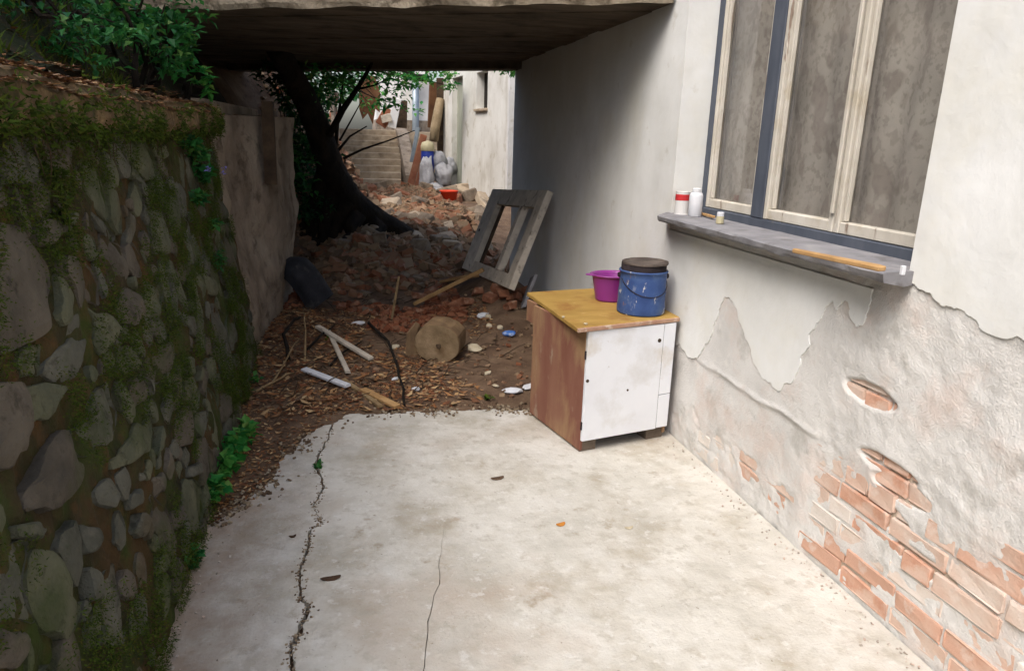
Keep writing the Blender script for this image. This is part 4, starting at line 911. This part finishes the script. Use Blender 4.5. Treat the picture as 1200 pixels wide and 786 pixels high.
# small scraps
def pebble(name, label, cat, px, py, r, mat, sq=(1, 1, .6), g=None):
    q = ghit(px, py); bm = bmesh.new(); bmesh.ops.create_icosphere(bm, subdivisions=2, radius=r)
    for w in bm.verts: w.co *= 1+.22*N(w.co.x, w.co.y, w.co.z+px, 1.3/r); w.co = Vector((w.co.x*sq[0], w.co.y*sq[1], w.co.z*sq[2]))
    me = bpy.data.meshes.new(name); bm.to_mesh(me); bm.free(); me.materials.append(mat); o = bpy.data.objects.new(name, me); C.objects.link(o)
    o.location = q+Vector((0, 0, r*sq[2]*.7)); o.rotation_euler = (random.uniform(-.2, .2), random.uniform(-.2, .2), random.random()*3); return tag(o, label, cat, g)
pebble('pale_stone', 'smooth pale yellow stone beside the log block', 'stone', 556, 411, .055, M['pebble'], (1.2, 1, .55))
pebble('blue_wrapper', 'crumpled blue and white wrapper on the soil by the cabinet', 'wrapper', 596, 393, .05, M['bluewrap'], (1.3, .8, .5))
for i, (px, py) in enumerate(((572, 373), (586, 386), (573, 384))): pebble('round_stone', 'small round pale stone near the blue wrapper', 'stone', px, py, .028, M['pebble'], (1, 1, .8), 'pale pebbles on the soil')
for px, py, r in ((462, 408, .05), (487, 457, .035), (463, 445, .03), (581, 453, .03), (600, 460, .06), (620, 455, .05), (566, 371, .06), (571, 438, .03), (420, 380, .05), (412, 320, .03), (627, 366, .07)):
    pebble('scrap_piece', 'small off white scrap lying on the soil between log and concrete', 'scrap', px, py, r, random.choice((M['scrap'], M['pebble'])), (1.2, .7, .35), 'pale scraps on the soil')
q = ghit(612, 360); mb = MB(); mb.bar(q+Vector((0, 0, -.02)), q+Vector((.13, .12, .26)), .16, .02, (1, 0, 0), .012); tag(recenter(mb.build('grey_plastic_sheet', M['sill'], bevel=.004)), 'grey sheet scrap standing behind the rear of the cabinet', 'sheet')
# brick and stone fragments one can tell apart
def frag(kind, q, s, mat, label, g):
    bm = bmesh.new(); bmesh.ops.create_cube(bm, size=1)
    for w in bm.verts: w.co += Vector((random.uniform(-.16, .16), random.uniform(-.16, .16), random.uniform(-.16, .16))); w.co = Vector((w.co.x*s[0], w.co.y*s[1], w.co.z*s[2]))
    bmesh.ops.bevel(bm, geom=bm.edges[:], offset=min(s)*.12, segments=1, affect='EDGES')
    me = bpy.data.meshes.new(kind); bm.to_mesh(me); bm.free(); me.materials.append(mat); o = bpy.data.objects.new(kind, me); C.objects.link(o)
    o.location = q; o.rotation_euler = (random.uniform(-.5, .5), random.uniform(-.5, .5), random.uniform(0, 6.3)); return tag(o, label, 'brick' if 'brick' in kind else 'stone', g)
M['rb1'] = pm('rubble_brick', ['#6a4433', '#845740', '#966d55'], 12, 6, .95, .6, 60, .006, spots=[('#b09a85', 8, .62, .06, .6)])
M['rb2'] = pm('rubble_stone', ['#5d5145', '#7a6c5c', '#90826f'], 9, 6, .95, .6, 60, .006)
for px, py in ((560, 345), (575, 352), (590, 350), (603, 352), (598, 362), (585, 343), (612, 345), (548, 358), (536, 360), (520, 352), (505, 345), (490, 350)):
    frag('broken_brick', ghit(px, py)+Vector((0, 0, .03)), (random.uniform(.09, .16), .10, .065), M['rb1'], 'broken orange brick in the heap under the leaning old window frame', 'broken bricks under the old window frame')
for _ in range(45):
    px, py = random.uniform(395, 500), random.uniform(295, 372); q = ghit(px, py)
    frag('brick_fragment', q+Vector((0, 0, .02)), (random.uniform(.05, .12), random.uniform(.04, .08), .045), random.choice((M['rb1'], M['rb1'], M['rb2'])), 'reddish brick fragment in the rubble strip behind the log', 'brick fragments behind the log')
for _ in range(55):
    px, py = random.uniform(400, 570), random.uniform(222, 300); q = ghit(px, py); k = max(1, q.y/8)
    frag('rubble_stone', q+Vector((0, 0, .04)), (random.uniform(.1, .24)*k, random.uniform(.1, .18)*k, random.uniform(.07, .14)*k), random.choice((M['rb2'], M['rb2'], M['rb1'], M['step'])), 'rough stone lump on the rubble heap beyond the bridge', 'stone lumps on the rubble heap')
def scatter(n, fn, mat, name, label, cat, smin, smax, flat=.6):
    mb = MB()
    for _ in range(n):
        q = fn()
        if q is None: continue
        s = random.uniform(smin, smax); R = Matrix.Rotation(random.uniform(0, 6.3), 3, 'Z') @ Matrix.Rotation(random.uniform(-.6, .6), 3, 'X') @ Matrix.Rotation(random.uniform(-.6, .6), 3, 'Y')
        vs_ = [R @ Vector((x*s*random.uniform(.3, .6), y*s*random.uniform(.25, .5), z*s*flat*random.uniform(.25, .5)))+q for x in (-1, 1) for y in (-1, 1) for z in (-1, 1)]
        mb.add(vs_, [(0, 1, 3, 2), (4, 6, 7, 5), (0, 4, 5, 1), (2, 3, 7, 6), (0, 2, 6, 4), (1, 5, 7, 3)])
    return stuff(tag(mb.build(name, mat), label, cat))
def rp(x0, x1, y0, y1, thr=-9):
    def f():
        x, y = random.uniform(x0, x1), random.uniform(y0, y1)
        if FB(x, y, 6, 1.6, 2) < thr: return None
        return gp(x, y, random.uniform(-.01, .02))
    return f
scatter(4200, rp(-.2, 1.9, 7.8, 16), M['rub'], 'rubble_heap', 'heap of brown rubble and earth clods spreading beyond the bridge', 'rubble', .04, .2)
scatter(2600, rp(-.5, 1.1, 5.9, 8.2, -.12), M['tilefrag'], 'tile_debris', 'reddish crumbled brick and tile debris behind the log', 'debris', .02, .085)
scatter(1500, rp(-.9, 1.6, 7.2, 11), M['rub'], 'dark_debris', 'dark stones and clods lying in the shade under the bridge', 'debris', .03, .13)
scatter(900, rp(-.5, 1.8, 4.2, 6.6, -.1), M['rub'], 'soil_crumbs', 'small stones and crumbs on the bare soil around the log', 'gravel', .01, .04)
edge_pts = topL+topR
def fe_():
    x, y = random.choice(edge_pts); x += random.gauss(0, .05); y += random.gauss(0, .045)
    return Vector((x, y, .002+random.uniform(0, .006))) if FB(x, y, 2, 3, 2) > random.uniform(-.35, .35) else None
scatter(1500, fe_, M['crumb'], 'edge_crumbs', 'soil crumbs and chips strewn along the broken edge of the concrete', 'crumbs', .003, .02)
def fw_():
    if random.random() < .6: y = random.uniform(1.3, 3.5); return Vector((1.84-abs(random.gauss(0, .05)), y, .003))
    y = random.uniform(1.6, 2.9); return Vector((-.60+abs(random.gauss(0, .07)), y, .003))
scatter(230, fw_, M['crumb2'], 'wall_foot_crumbs', 'fallen plaster and brick crumbs along the foot of the walls', 'crumbs', .002, .012)
def fc_():
    x, y = random.choice(cj); return Vector((x+random.gauss(0, .012), y, .001)) if y > 1.5 else None
scatter(500, fc_, M['crumb'], 'crack_crumbs', 'fine soil crumbs lying along the long concrete crack', 'crumbs', .003, .010)
# leaf litter
mb = MB()
def litter(n, fn, L0, L1):
    for _ in range(n):
        q = fn()
        if q is None: continue
        L = random.uniform(L0, L1); a = random.uniform(0, 6.3); dv = Vector((math.cos(a), math.sin(a), random.uniform(-.3, .3)))*L/2; s = Vector((-math.sin(a), math.cos(a), random.uniform(-.4, .4)))*L*random.uniform(.12, .3); up = Vector((0, 0, L*random.uniform(.0, .18)))
        mb.add([q-dv+up, q+s, q+dv+up*.5, q-s], [(0, 1, 2), (0, 2, 3)])
def f1_():
    x, y = random.uniform(-.62, 1.25), random.uniform(4.15, 6.6)
    if y < onZ(400, 484).y-.02: return None
    k = FB(x, y, 1, 1.5, 3)+.5*sstep(.9, -.2, x)-.35*sstep(.5, 1.1, x)*sstep(4.5, 4.9, y)
    return gp(x, y, random.uniform(.0, .018)) if k > random.uniform(-.3, .25) else None
def f2_():
    y = random.uniform(2.7, 4.3); xe = np.interp(y, [2.7, 2.95, 3.2, 3.5, 4.0, 4.2], [-.6, -.5, -.38, -.28, -.15, .0]); x = random.uniform(-.62, xe-.02)
    return gp(x, y, random.uniform(.0, .012))
litter(12000, f1_, .010, .045); litter(1300, f1_, .05, .10); litter(1600, f2_, .012, .04)
stuff(tag(mb.build('leaf_litter', M['litter'], fix=False), 'dry brown leaves and wood chips covering the soil', 'leaf litter'))
mb = MB()
for _ in range(170):
    x, y = random.uniform(-.58, 1.2), random.uniform(4.3, 7.2)
    if x > .5 and random.random() < .5: continue
    a = random.uniform(0, 6.3); L = random.uniform(.06, .3); p0 = gp(x, y, .012); p2 = gp(x+math.cos(a)*L, y+math.sin(a)*L, .02+random.uniform(0, .03)); p1 = p0.lerp(p2, .5)+Vector((random.uniform(-.02, .02), random.uniform(-.02, .02), .015))
    mb.tube([p0, p1, p2], [.004, .0035, .002], 5, False)
stuff(tag(mb.build('twig_litter', M['wooddark'], fix=False), 'thin dry twigs strewn through the leaf litter', 'twigs'))
# leaves dropped on the concrete
def flatleaf(px, py, L, w, mat, label, rz):
    c = onZ(px, py, .004); mb = MB(); R = Matrix.Rotation(rz, 3, 'Z')
    n = 10; pts = [R @ Vector((L*.5*math.cos(2*math.pi*k/n)*(1+.1*(k % 2)), w*.5*math.sin(2*math.pi*k/n)*(1+.15*((k+1) % 2)), .004*math.cos(4*math.pi*k/n)))+c for k in range(n)]
    mb.poly(pts, (0, 0, .003)); tag(recenter(mb.build('fallen_leaf', mat)), label, 'leaf')
flatleaf(388, 677, .075, .026, M['brownleaf'], 'dark brown leaf lying on the concrete beside the long crack', .1)
flatleaf(657, 614, .045, .024, M['autumn'], 'orange leaf lying alone in the middle of the concrete', .3)
flatleaf(737, 618, .04, .016, M['pebble'], 'pale dry leaf lying on the concrete between cabinet and brick', .1)
flatleaf(343, 628, .03, .014, M['brownleaf'], 'small brown leaf lying left of the concrete crack', .3)
flatleaf(583, 560, .07, .03, M['soil'], 'crumb of dark soil lying on the thin short concrete crack', .2)

# ------------------------------------------------------------------ weeds
def weed(name, label, cells, n, size, mat, flat=.5, group=None, h=.08, stems=6):
    """cells: list of (centre, radii)"""
    c0_ = cells[0][0]; t = thing(name, label, 'plant', (c0_[0], c0_[1], c0_[2]-cells[0][1][2]), group)
    mb = MB(); pts = []
    for c, r in cells:
        pts += blob_pts(c, r, n//len(cells), .5)
        for _ in range(stems):
            e = blob_pts(c, r, 1, .5)[0]; b = (c[0]+random.uniform(-.4, .4)*r[0], c[1]+random.uniform(-.5, .5)*r[1], c[2]-r[2])
            mb.tube([b, ((b[0]+e[0])/2+.01, (b[1]+e[1])/2, (b[2]+e[2])/2+.01), e], [.003, .0025, .0015], 4, False)
    stuff(adopt(t, mb.build('stem', M['moss'], fix=False))); adopt(t, leaves(pts, size, flat=flat, aspect=.75, droop=-.05, nrm=(.5, 0, .2)).build('foliage', mat, fix=False)); return t
def wl(px, py, out=.03): q = onL(px, py); return (q.x+out, q.y, q.z)
def gl(px, py, z=.05): q = onZ(px, py, z); return (q.x, q.y, q.z)
weed('green_weed', 'bright green leafy weed growing where the stone wall meets the ground', [(gl(250, 572, .07), (.07, .11, .05)), (gl(263, 545, .08), (.07, .13, .06)), (gl(275, 522, .08), (.06, .14, .05)), (gl(288, 506, .07), (.05, .10, .04))], 360, .05, M['leafb'])
weed('green_weed', 'small low weed in the stone wall foot near the slab edge', [(gl(222, 655, .04), (.04, .07, .03))], 60, .04, M['leaf'])
weed('wall_plant', 'trailing green plant with tiny violet flowers hanging from the coping', [(wl(222, 180, .04), (.05, .16, .06)), (wl(230, 205, .04), (.05, .14, .06)), (wl(212, 168, .04), (.05, .12, .03)), (wl(226, 232), (.03, .08, .04))], 420, .04, M['leaf'])
mb = leaves([wl(243+random.uniform(-3, 3), 200+random.uniform(-6, 4), .10) for _ in range(9)]+[wl(226+random.uniform(-2, 2), 198+random.uniform(-2, 2), .09) for _ in range(5)], .02, aspect=1)
tag(recenter(mb.build('violet_flower', M['flower'], fix=False)), 'tiny violet flowers on the trailing wall plant', 'flower')
weed('wall_plant', 'small dark green tuft on the stone wall below the violet flowers', [(wl(250, 305, .03), (.03, .12, .06)), (wl(243, 262, .03), (.03, .07, .03))], 170, .032, M['leaf'])
weed('wall_plant', 'tiny green sprig low on the wall beside the abutment foot', [(wl(292, 445, .03), (.03, .08, .03)), (wl(292, 458, .03), (.02, .05, .02))], 60, .035, M['leaf'])
weed('crack_weed', 'tiny weed sprouting from the long crack in the concrete', [(gl(373, 545, .01), (.02, .04, .01))], 26, .025, M['leaf'])
weed('wall_plant', 'pale moss fern on the wall under the coping near the leaning stone', [(wl(62, 250, .03), (.03, .06, .05)), (wl(48, 205, .03), (.03, .05, .04))], 120, .022, M['moss'])
for px, py, lb in ((505, 420, 'few green blades left of the log block'), (385, 400, 'tiny green seedling among dry sticks by the abutment'), (570, 468, 'tiny green seedling by the concrete edge near the cabinet')):
    q = ghit(px, py); weed('seedling', lb, [((q.x, q.y, q.z+.012), (.03, .03, .012))], 16, .03, M['moss'])

# ------------------------------------------------------------------ leaning dark trunk beyond the abutment
bt = ghit(468, 272); by0 = bt.y; pth = [bt+Vector((.12, -.05, -.12)), bt, onY(434, 253, by0+.05), onY(405, 225, by0), onY(386, 190, by0-.2), onY(372, 150, by0-.3), onY(352, 105, by0-.6), onY(320, 50, by0-1.0)]
lt = thing('leaning_tree', 'dark leaning tree trunk with twigs rising from the rubble beside the bridge', 'tree', bt)
tr_ = [.16, .13, .14, .15, .15, .14, .12, .1]; fp, fr_ = [], []
for i in range(len(pth)-1):
    for k in range(6):
        t_ = k/6; p0, p1, p2, p3 = pth[max(i-1, 0)], pth[i], pth[i+1], pth[min(i+2, len(pth)-1)]
        fp.append(.5*((2*p1)+(p2-p0)*t_+(2*p0-5*p1+4*p2-p3)*t_**2+(3*p1-p0-3*p2+p3)*t_**3)); fr_.append((tr_[i]*(1-t_)+tr_[i+1]*t_)*(1+.10*N(i+t_, 0, 0, 1.7)))
mb = MB(); mb.tube(fp, fr_, 18, jit=.07); adopt(lt, mb.build('trunk', M['bark'], smooth=True))
for ps in (((412, 232), (392, 258), (372, 285)), ((398, 215), (376, 250), (352, 272)), ((425, 248), (412, 268), (402, 288)), ((386, 190), (362, 225), (345, 250)), ((440, 256), (448, 272), (452, 286))):
    a = onY(ps[0][0]-4, ps[0][1]+4, by0-.05); e = ghit(*ps[2]); P_ = [a]
    for t_ in (.3, .5, .7, .85, 1.):
        x_, y_ = a.x+(e.x-a.x)*t_+random.uniform(-.07, .07), a.y+(e.y-a.y)*t_+random.uniform(-.07, .07); g_ = gz(x_, y_)+.03*(1-t_)
        P_.append(Vector((x_, y_, max(g_, a.z+(g_-a.z)*min(1, t_*2)) if t_ < .5 else g_)))
    P_.append(P_[-1]+(P_[-1]-P_[-2])*.4-Vector((0, 0, .06)))
    mb = MB(); mb.tube(P_, [.10, .085, .07, .055, .042, .03, .012], 10, jit=.14); adopt(lt, mb.build('root', M['bark'], smooth=True))
def twig(ps, Y, r):
    mb = MB(); P = [onY(p[0], p[1], Y) for p in ps]; mb.tube(P, np.linspace(r, r*.35, len(P)), 6, jit=.05); return adopt(lt, mb.build('twig', M['bark'], smooth=True))
by = bt.y
twig([(385, 160), (402, 128), (418, 105), (432, 82), (438, 70)], by-.4, .045); twig([(392, 185), (396, 140), (400, 112), (402, 95)], by-.2, .028)
twig([(395, 178), (410, 160), (430, 148)], by-.2, .02); twig([(402, 186), (425, 175), (455, 165), (486, 153)], by-.2, .018); twig([(398, 165), (412, 140), (424, 118)], by-.2, .014)
twig([(418, 105), (440, 100), (455, 92)], by-.4, .014)
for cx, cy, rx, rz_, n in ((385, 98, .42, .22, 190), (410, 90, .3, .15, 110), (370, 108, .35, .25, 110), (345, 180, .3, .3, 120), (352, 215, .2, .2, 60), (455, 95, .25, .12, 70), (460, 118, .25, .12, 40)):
    q = onY(cx, cy, by-.3); adopt(lt, leaves(blob_pts(q, (rx, .4, rz_), n, .5), .075).build('foliage', M['leafb'] if cy < 120 else M['leaf'], fix=False))

tq = [onY(x, y, Y) for x, y, Y in ((365, 130, 9.3), (345, 110, 8.8), (372, 185, 9.6), (380, 225, 9.4), (350, 200, 8.9), (330, 90, 8.8), (352, 160, 9.0), (372, 105, 9.6), (362, 240, 8.8))]
shrub('added_thicket', 'dark tangled thicket added to darken the bank behind the abutment', (tq[0].x-.3, 9.3, gz(tq[0].x-.3, 9.3)-.1), [(q, (.3, .45, .3)) for q in tq], 3600, .07, M['leafd'], 30)  # foliage added to darken the bank, its leaves coloured darker to look shaded

# ------------------------------------------------------------------ beyond: far house, stairs, junk
ZG = .42
fA, fB = onZ(525, 223, ZG), onZ(594, 245, ZG); fh = thing('far_house', 'cream rendered house with grey green door and small dark window beyond the bridge', 'house', fB)
fd = (fA-fB); FL = fd.length; fd.normalize(); fn = Vector((-fd.y, fd.x, 0))
if fn.x > 0: fn = -fn
FR3 = Matrix((fd, -fn, Vector((0, 0, 1)))).transposed()
def onF(px, py):
    d = Vector(ray(px, py)); o = Vector(CO); t = (fB-o).dot(fn)/d.dot(fn); p = o+d*t; return (p-fB).dot(fd), p.z
wA = onF(558, 128); wB = onF(572, 82); dA = onF(541, 218); dB = onF(530, 92)
sa0, sa1 = sorted((wA[0], wB[0])); dz0, dz1 = ZG-.1, dB[1]; da0, da1 = sorted((dA[0], dB[0])); wz_0, wz_1 = wA[1], wB[1]
HT = 6.0
mb = MB()
def fbox(mb, a0, a1, z0_, z1_, d0=0, d1=.4):
    mb.box(fB+fd*(a0+a1)/2-fn*(d0+d1)/2+Vector((0, 0, (z0_+z1_)/2-fB.z)), (a1-a0, d1-d0, z1_-z0_), M=FR3)
for a0, a1, z0_, z1_ in ((0, sa0, -.3, HT), (sa0, sa1, -.3, wz_0), (sa0, sa1, wz_1, HT), (sa1, da0, -.3, HT), (da0, da1, dz1, HT), (da1, FL+.5, -.3, HT)): fbox(mb, a0, a1, z0_, z1_)
fbox(mb, 0, .4, -.3, HT, .4, 5); fbox(mb, FL+.1, FL+.5, -.3, HT, .4, 5)
adopt(fh, mb.build('wall', M['farcream']))
mb = MB(); fbox(mb, da0+.002, da1-.002, dz0-.2, dz1-.002, .12, .18); adopt(fh, mb.build('door', M['fargreen']))
mb = MB(); fbox(mb, sa0+.002, sa1-.002, wz_0+.002, wz_1-.002, .16, .2); adopt(fh, mb.build('window', M['dark']))
mb = MB(); fbox(mb, sa0-.03, sa1+.03, wz_0-.05, wz_0-.001, -.05, .12); adopt(fh, mb.build('window_sill', M['step'], bevel=.01))
mb = MB(); fbox(mb, -.0, .10, ZG-.2, HT, -.012, -.001); adopt(fh, mb.build('corner_strip', M['farwhite']))
mb = MB(); fbox(mb, -.1, FL+.8, HT, HT+.15, -.6, 5); adopt(fh, mb.build('roof', M['terracotta']))
# plinth line
mb = MB(); fbox(mb, .0, da0-.05, -.3, ZG+.06, -.05, -.002); adopt(fh, mb.build('plinth', M['step'], bevel=.01))

st = thing('stairs', 'worn concrete outdoor steps rising behind the rubble to a landing', 'stairs', (1.0, 17.5, .4))
NS = 9; ztop = onY(440, 152, 20).z; ys0 = 17.0; ys1 = 20.0
for i in range(NS):
    y = ys0+(ys1-ys0)*i/NS; z = .50+(ztop-.50)*(i+1)/NS; zprev = .50+(ztop-.5)*i/NS
    xl, xr = onY(396, 180, y).x, onY(470, 180, y).x
    mb = MB(); mb.box(((xl+xr)/2, y+.30, (z+zprev)/2-.1), (xr-xl, .62, z-zprev+.2)); adopt(st, mb.build('step', M['step'], bevel=.015))
xl, xr = onY(385, 160, 20).x, onY(480, 160, 20).x
mb = MB(); mb.box(((xl+xr)/2+.3, 22.5, ztop/2-.02), (xr-xl+3, 5.0, ztop)); adopt(st, mb.build('landing', M['step'], bevel=.02))
mb = MB(); a = onY(474, 210, 17.2); mb.poly([(a.x, 16.9, 0), (a.x, 20, 0), (a.x, 20, ztop+.05), (a.x, 19.2, ztop), (a.x, 16.9, .75)], (.28, 0, 0)); adopt(st, mb.build('cheek_wall', M['abut'], bevel=.02))
# garden wall left of the steps
gw = thing('garden_wall', 'crumbling brick and stone garden wall left of the worn steps', 'wall', (-.4, 18, 0))
mb = MB(); mb.grid(lambda y, z: (onY(404, 170, 18).x-.1-.08*(z-.3)+.12*FB(y, z, 0, 1.5, 4), y, z), list(np.arange(12.5, 21, .15)), list(np.arange(0, 4.0, .12)))
adopt(gw, mb.build('wall_face', M['abut'], smooth=False, fix=False))
for _ in range(70):
    y, z = random.uniform(15, 20.6), random.uniform(.9, 3.8); x = onY(404, 170, 18).x-.1-.08*(z-.3)+.12*FB(y, z, 0, 1.5, 4)
    mb = MB(); mb.box((x, y, z), (.14, random.uniform(.18, .34), random.uniform(.08, .18)), random.uniform(-.2, .2)); adopt(gw, mb.build('stone', random.choice((M['rb2'], M['terracotta'], M['pebble'])), bevel=.02, seg=1))
# white house behind
wh = thing('white_house', 'bright white rendered house behind the top of the steps', 'house', (2, 24, 0)); YW = 24.0
a = onY(443, 150, YW).x; b = onY(503, 150, YW).x; zlo = onY(480, 141, YW).z
mb = MB(); mb.box(((a+b)/2, YW+1.5, (zlo+8)/2), (b-a, 3, 8-zlo)); adopt(wh, mb.build('wall', M['farwhite']))
mb = MB(); mb.box(((a+b)/2, YW+1.49, zlo/2), (b-a+.06, 3.04, zlo)); adopt(wh, mb.build('plinth', M['abut']))
gx0, gx1 = onY(476, 80, YW-.3).x, onY(503, 80, YW-.3).x; gzz = onY(488, 92, YW-.3).z
mb = MB(); mb.tube([(gx0-.15, YW-.25, gzz+.75), (gx0, YW-.25, gzz+.25), (gx0+.25, YW-.28, gzz+.03), (gx1, YW-.3, gzz)], .11, 9); adopt(wh, mb.build('gutter', M['dark'], smooth=True))
mb = MB(); mb.bar((gx0+.35, YW-.32, gzz+.22), (gx1, YW-.32, gzz+.2), .1, .16); adopt(wh, mb.build('fascia', M['farwhite']))
px_ = onY(487, 120, YW-.2); mb = MB(); mb.tube([(px_.x, YW-.2, gzz), (px_.x, YW-.2, zlo), (px_.x-.05, YW-.3, zlo-1.5)], .11, 10); adopt(wh, mb.build('downpipe', M['zinc'], smooth=True))
mb = MB(); mb.box(((a+b)/2, YW+1.2, 8.1), (b-a+.8, 4, .25)); adopt(wh, mb.build('roof', M['terracotta']))
# things on the landing
c = onY(432, 146, 20.6); d = onY(432, 84, 20.6)
ts = MB(); pts = [onY(x, y, 20.6) for x, y in ((421, 100), (428, 86), (440, 92), (446, 110), (445, 132), (440, 128), (437, 146), (431, 133), (425, 140), (421, 128))]
ts.poly(pts, (0, .05, 0)); tag(recenter(ts.build('rusty_sheet', M['rustsheet'])), 'ragged rusty brown sheet standing at the top of the steps', 'sheet')
def junk(name, label, cat, ps, Y, w, t, mat):
    a, b = onY(*ps[0], Y), onY(*ps[1], Y); mb = MB(); mb.bar(a, b, w, t, (0, 1, 0), .01); return tag(recenter(mb.build(name, mat, bevel=.008, seg=1)), label, cat)
junk('white_board', 'pale board leaning on the landing beside the dark opening', 'board', ((459, 150), (466, 116)), 20.4, .22, .05, M['farwhite'])
junk('dark_board', 'dark narrow board standing behind the pale leaning board', 'board', ((470, 150), (471, 118)), 20.7, .3, .06, M['wooddark'])
junk('brown_board', 'brown board lying slanted across the junk on the landing', 'board', ((446, 147), (457, 128)), 20.5, .3, .05, M['terracotta'])
junk('grey_crate_side', 'grey crate panel between the rusty sheet and pale board', 'crate', ((447, 140), (458, 137)), 20.45, .2, .3, M['woodold'])
junk('terracotta_plank', 'reddish plank leaning beside the steps, the taller of two', 'plank', ((479, 224), (497, 158)), 16.4, .16, .05, M['terracotta'])
junk('terracotta_plank', 'reddish plank leaning beside the steps, the shorter of two', 'plank', ((487, 226), (502, 172)), 16.2, .14, .05, M['terracotta'])
junk('grey_pole', 'grey pole leaning against the cheek wall of the steps', 'pole', ((482, 190), (490, 150)), 16.9, .09, .06, M['zinc'])
mb = MB(); a, b = onY(508, 165, 17.1), onY(516, 116, 17.3); mb.tube([a, a.lerp(b, .33), a.lerp(b, .66), b], [.105, .11, .11, .10], 11, jit=.16); tag(recenter(mb.build('rolled_mat', M['mat'], smooth=True)), 'tan rolled up mat standing slanted beside the far house', 'mat')
junk('dark_door_leaf', 'dark brown timber leaf standing between far house and rolled mat', 'timber', ((522, 205), (521, 92)), 17.4, .38, .06, M['wooddark'])
junk('brown_post', 'brown timber post standing behind the rolled mat', 'post', ((506, 150), (508, 96)), 17.6, .18, .1, M['rustsheet'])
q = onY(501, 188, 16.1); t = thing('plastic_drum', 'dark blue drum with a pale yellow lid among the sacks', 'drum', q)
mb = MB(); mb.lathe([(0, -.35), (.13, -.35), (.14, -.3), (.14, .18), (.13, .2)], 20, q); adopt(t, mb.build('drum_body', M['navy'], smooth=True))
mb = MB(); mb.lathe([(.14, .201), (.15, .22), (.15, .30), (.12, .38), (0, .42)], 20, q); adopt(t, mb.build('lid', M['yellow'], smooth=True))
def sack(px, py, Y, r, label):
    q = onY(px, py, Y); bm = bmesh.new(); bmesh.ops.create_icosphere(bm, subdivisions=3, radius=1)
    for w in bm.verts:
        k = 1.1+.30*FB(w.co.x+px, w.co.y, w.co.z, 1.4, 4)-.42*abs(N(w.co.x, w.co.y+px, w.co.z, 2.3))-.16*abs(N(w.co.x+3, w.co.y+px, w.co.z, 6)); w.co = Vector((w.co.x*r[0]*k, w.co.y*r[1]*k, w.co.z*r[2]*k))
    me = bpy.data.meshes.new('sack'); bm.to_mesh(me); bm.free(); me.polygons.foreach_set('use_smooth', [True]*len(me.polygons)); me.materials.append(M['sack']); o = bpy.data.objects.new('sack', me); C.objects.link(o); o.location = q; return tag(o, label, 'sack')
sack(500, 208, 15.8, (.16, .16, .46), 'tall white sack standing in front of the blue drum')
sack(514, 188, 16.2, (.2, .2, .2), 'white sack lying on top of the pile by the far house')
sack(519, 205, 15.9, (.2, .2, .26), 'crumpled white sack in the middle of the pile by the far house')
sack(526, 196, 16.6, (.2, .2, .2), 'white sack pushed against the far house wall')
sack(509, 222, 15.6, (.22, .2, .14), 'low white sack at the bottom of the pile behind the red bucket')
q = ghit(526, 239); t = thing('red_bucket', 'bright orange red plastic bucket lying on the rubble by the far house', 'bucket', q)
mb = MB(); mb.lathe([(0, 0), (.12, 0), (.155, .21), (.165, .215), (.165, .23), (.15, .23), (.115, .02), (0, .02)], 20, q, 1, 1)
adopt(t, mb.build('bucket_body', M['red'], smooth=True))
mb = MB(); mb.tube([q+Vector((.16*math.cos(a), -.05*math.sin(a), .21-.08*math.sin(a))) for a in np.linspace(0, math.pi, 10)], .006, 5); adopt(t, mb.build('bail_handle', M['zinc']))
# trees behind
def fartree(label, px, py, Y, rx, rz_, n, mat, size, base):
    q = onY(px, py, Y); tree('far_tree', label, base, q.z+2.2-base[2], [((q.x, Y, q.z), (rx, rx*.8, rz_))], n, size, mat, .1, nb=8, straight=True)
fartree('bright green leafy branches hanging in front of the white house gutter', 503, 92, 15.5, .75, .33, 430, M['leafb'], .11, (-1.6, 14.5, 1.8))
fartree('sparse green branch tips in front of the white house wall', 468, 108, 18, 1.0, .7, 160, M['leafb'], .12, (-1.5, 17.0, 1.5))
fartree('green leaves overhanging the far house beside its corner', 583, 74, 11.5, .5, .16, 200, M['leafb'], .1, (-1.3, 12.2, 2.0))
fartree('tall green tree above the garden wall behind the steps', 400, 70, 23, 2.2, 1.4, 800, M['leaf'], .2, (-1.5, 24.0, 1.2))
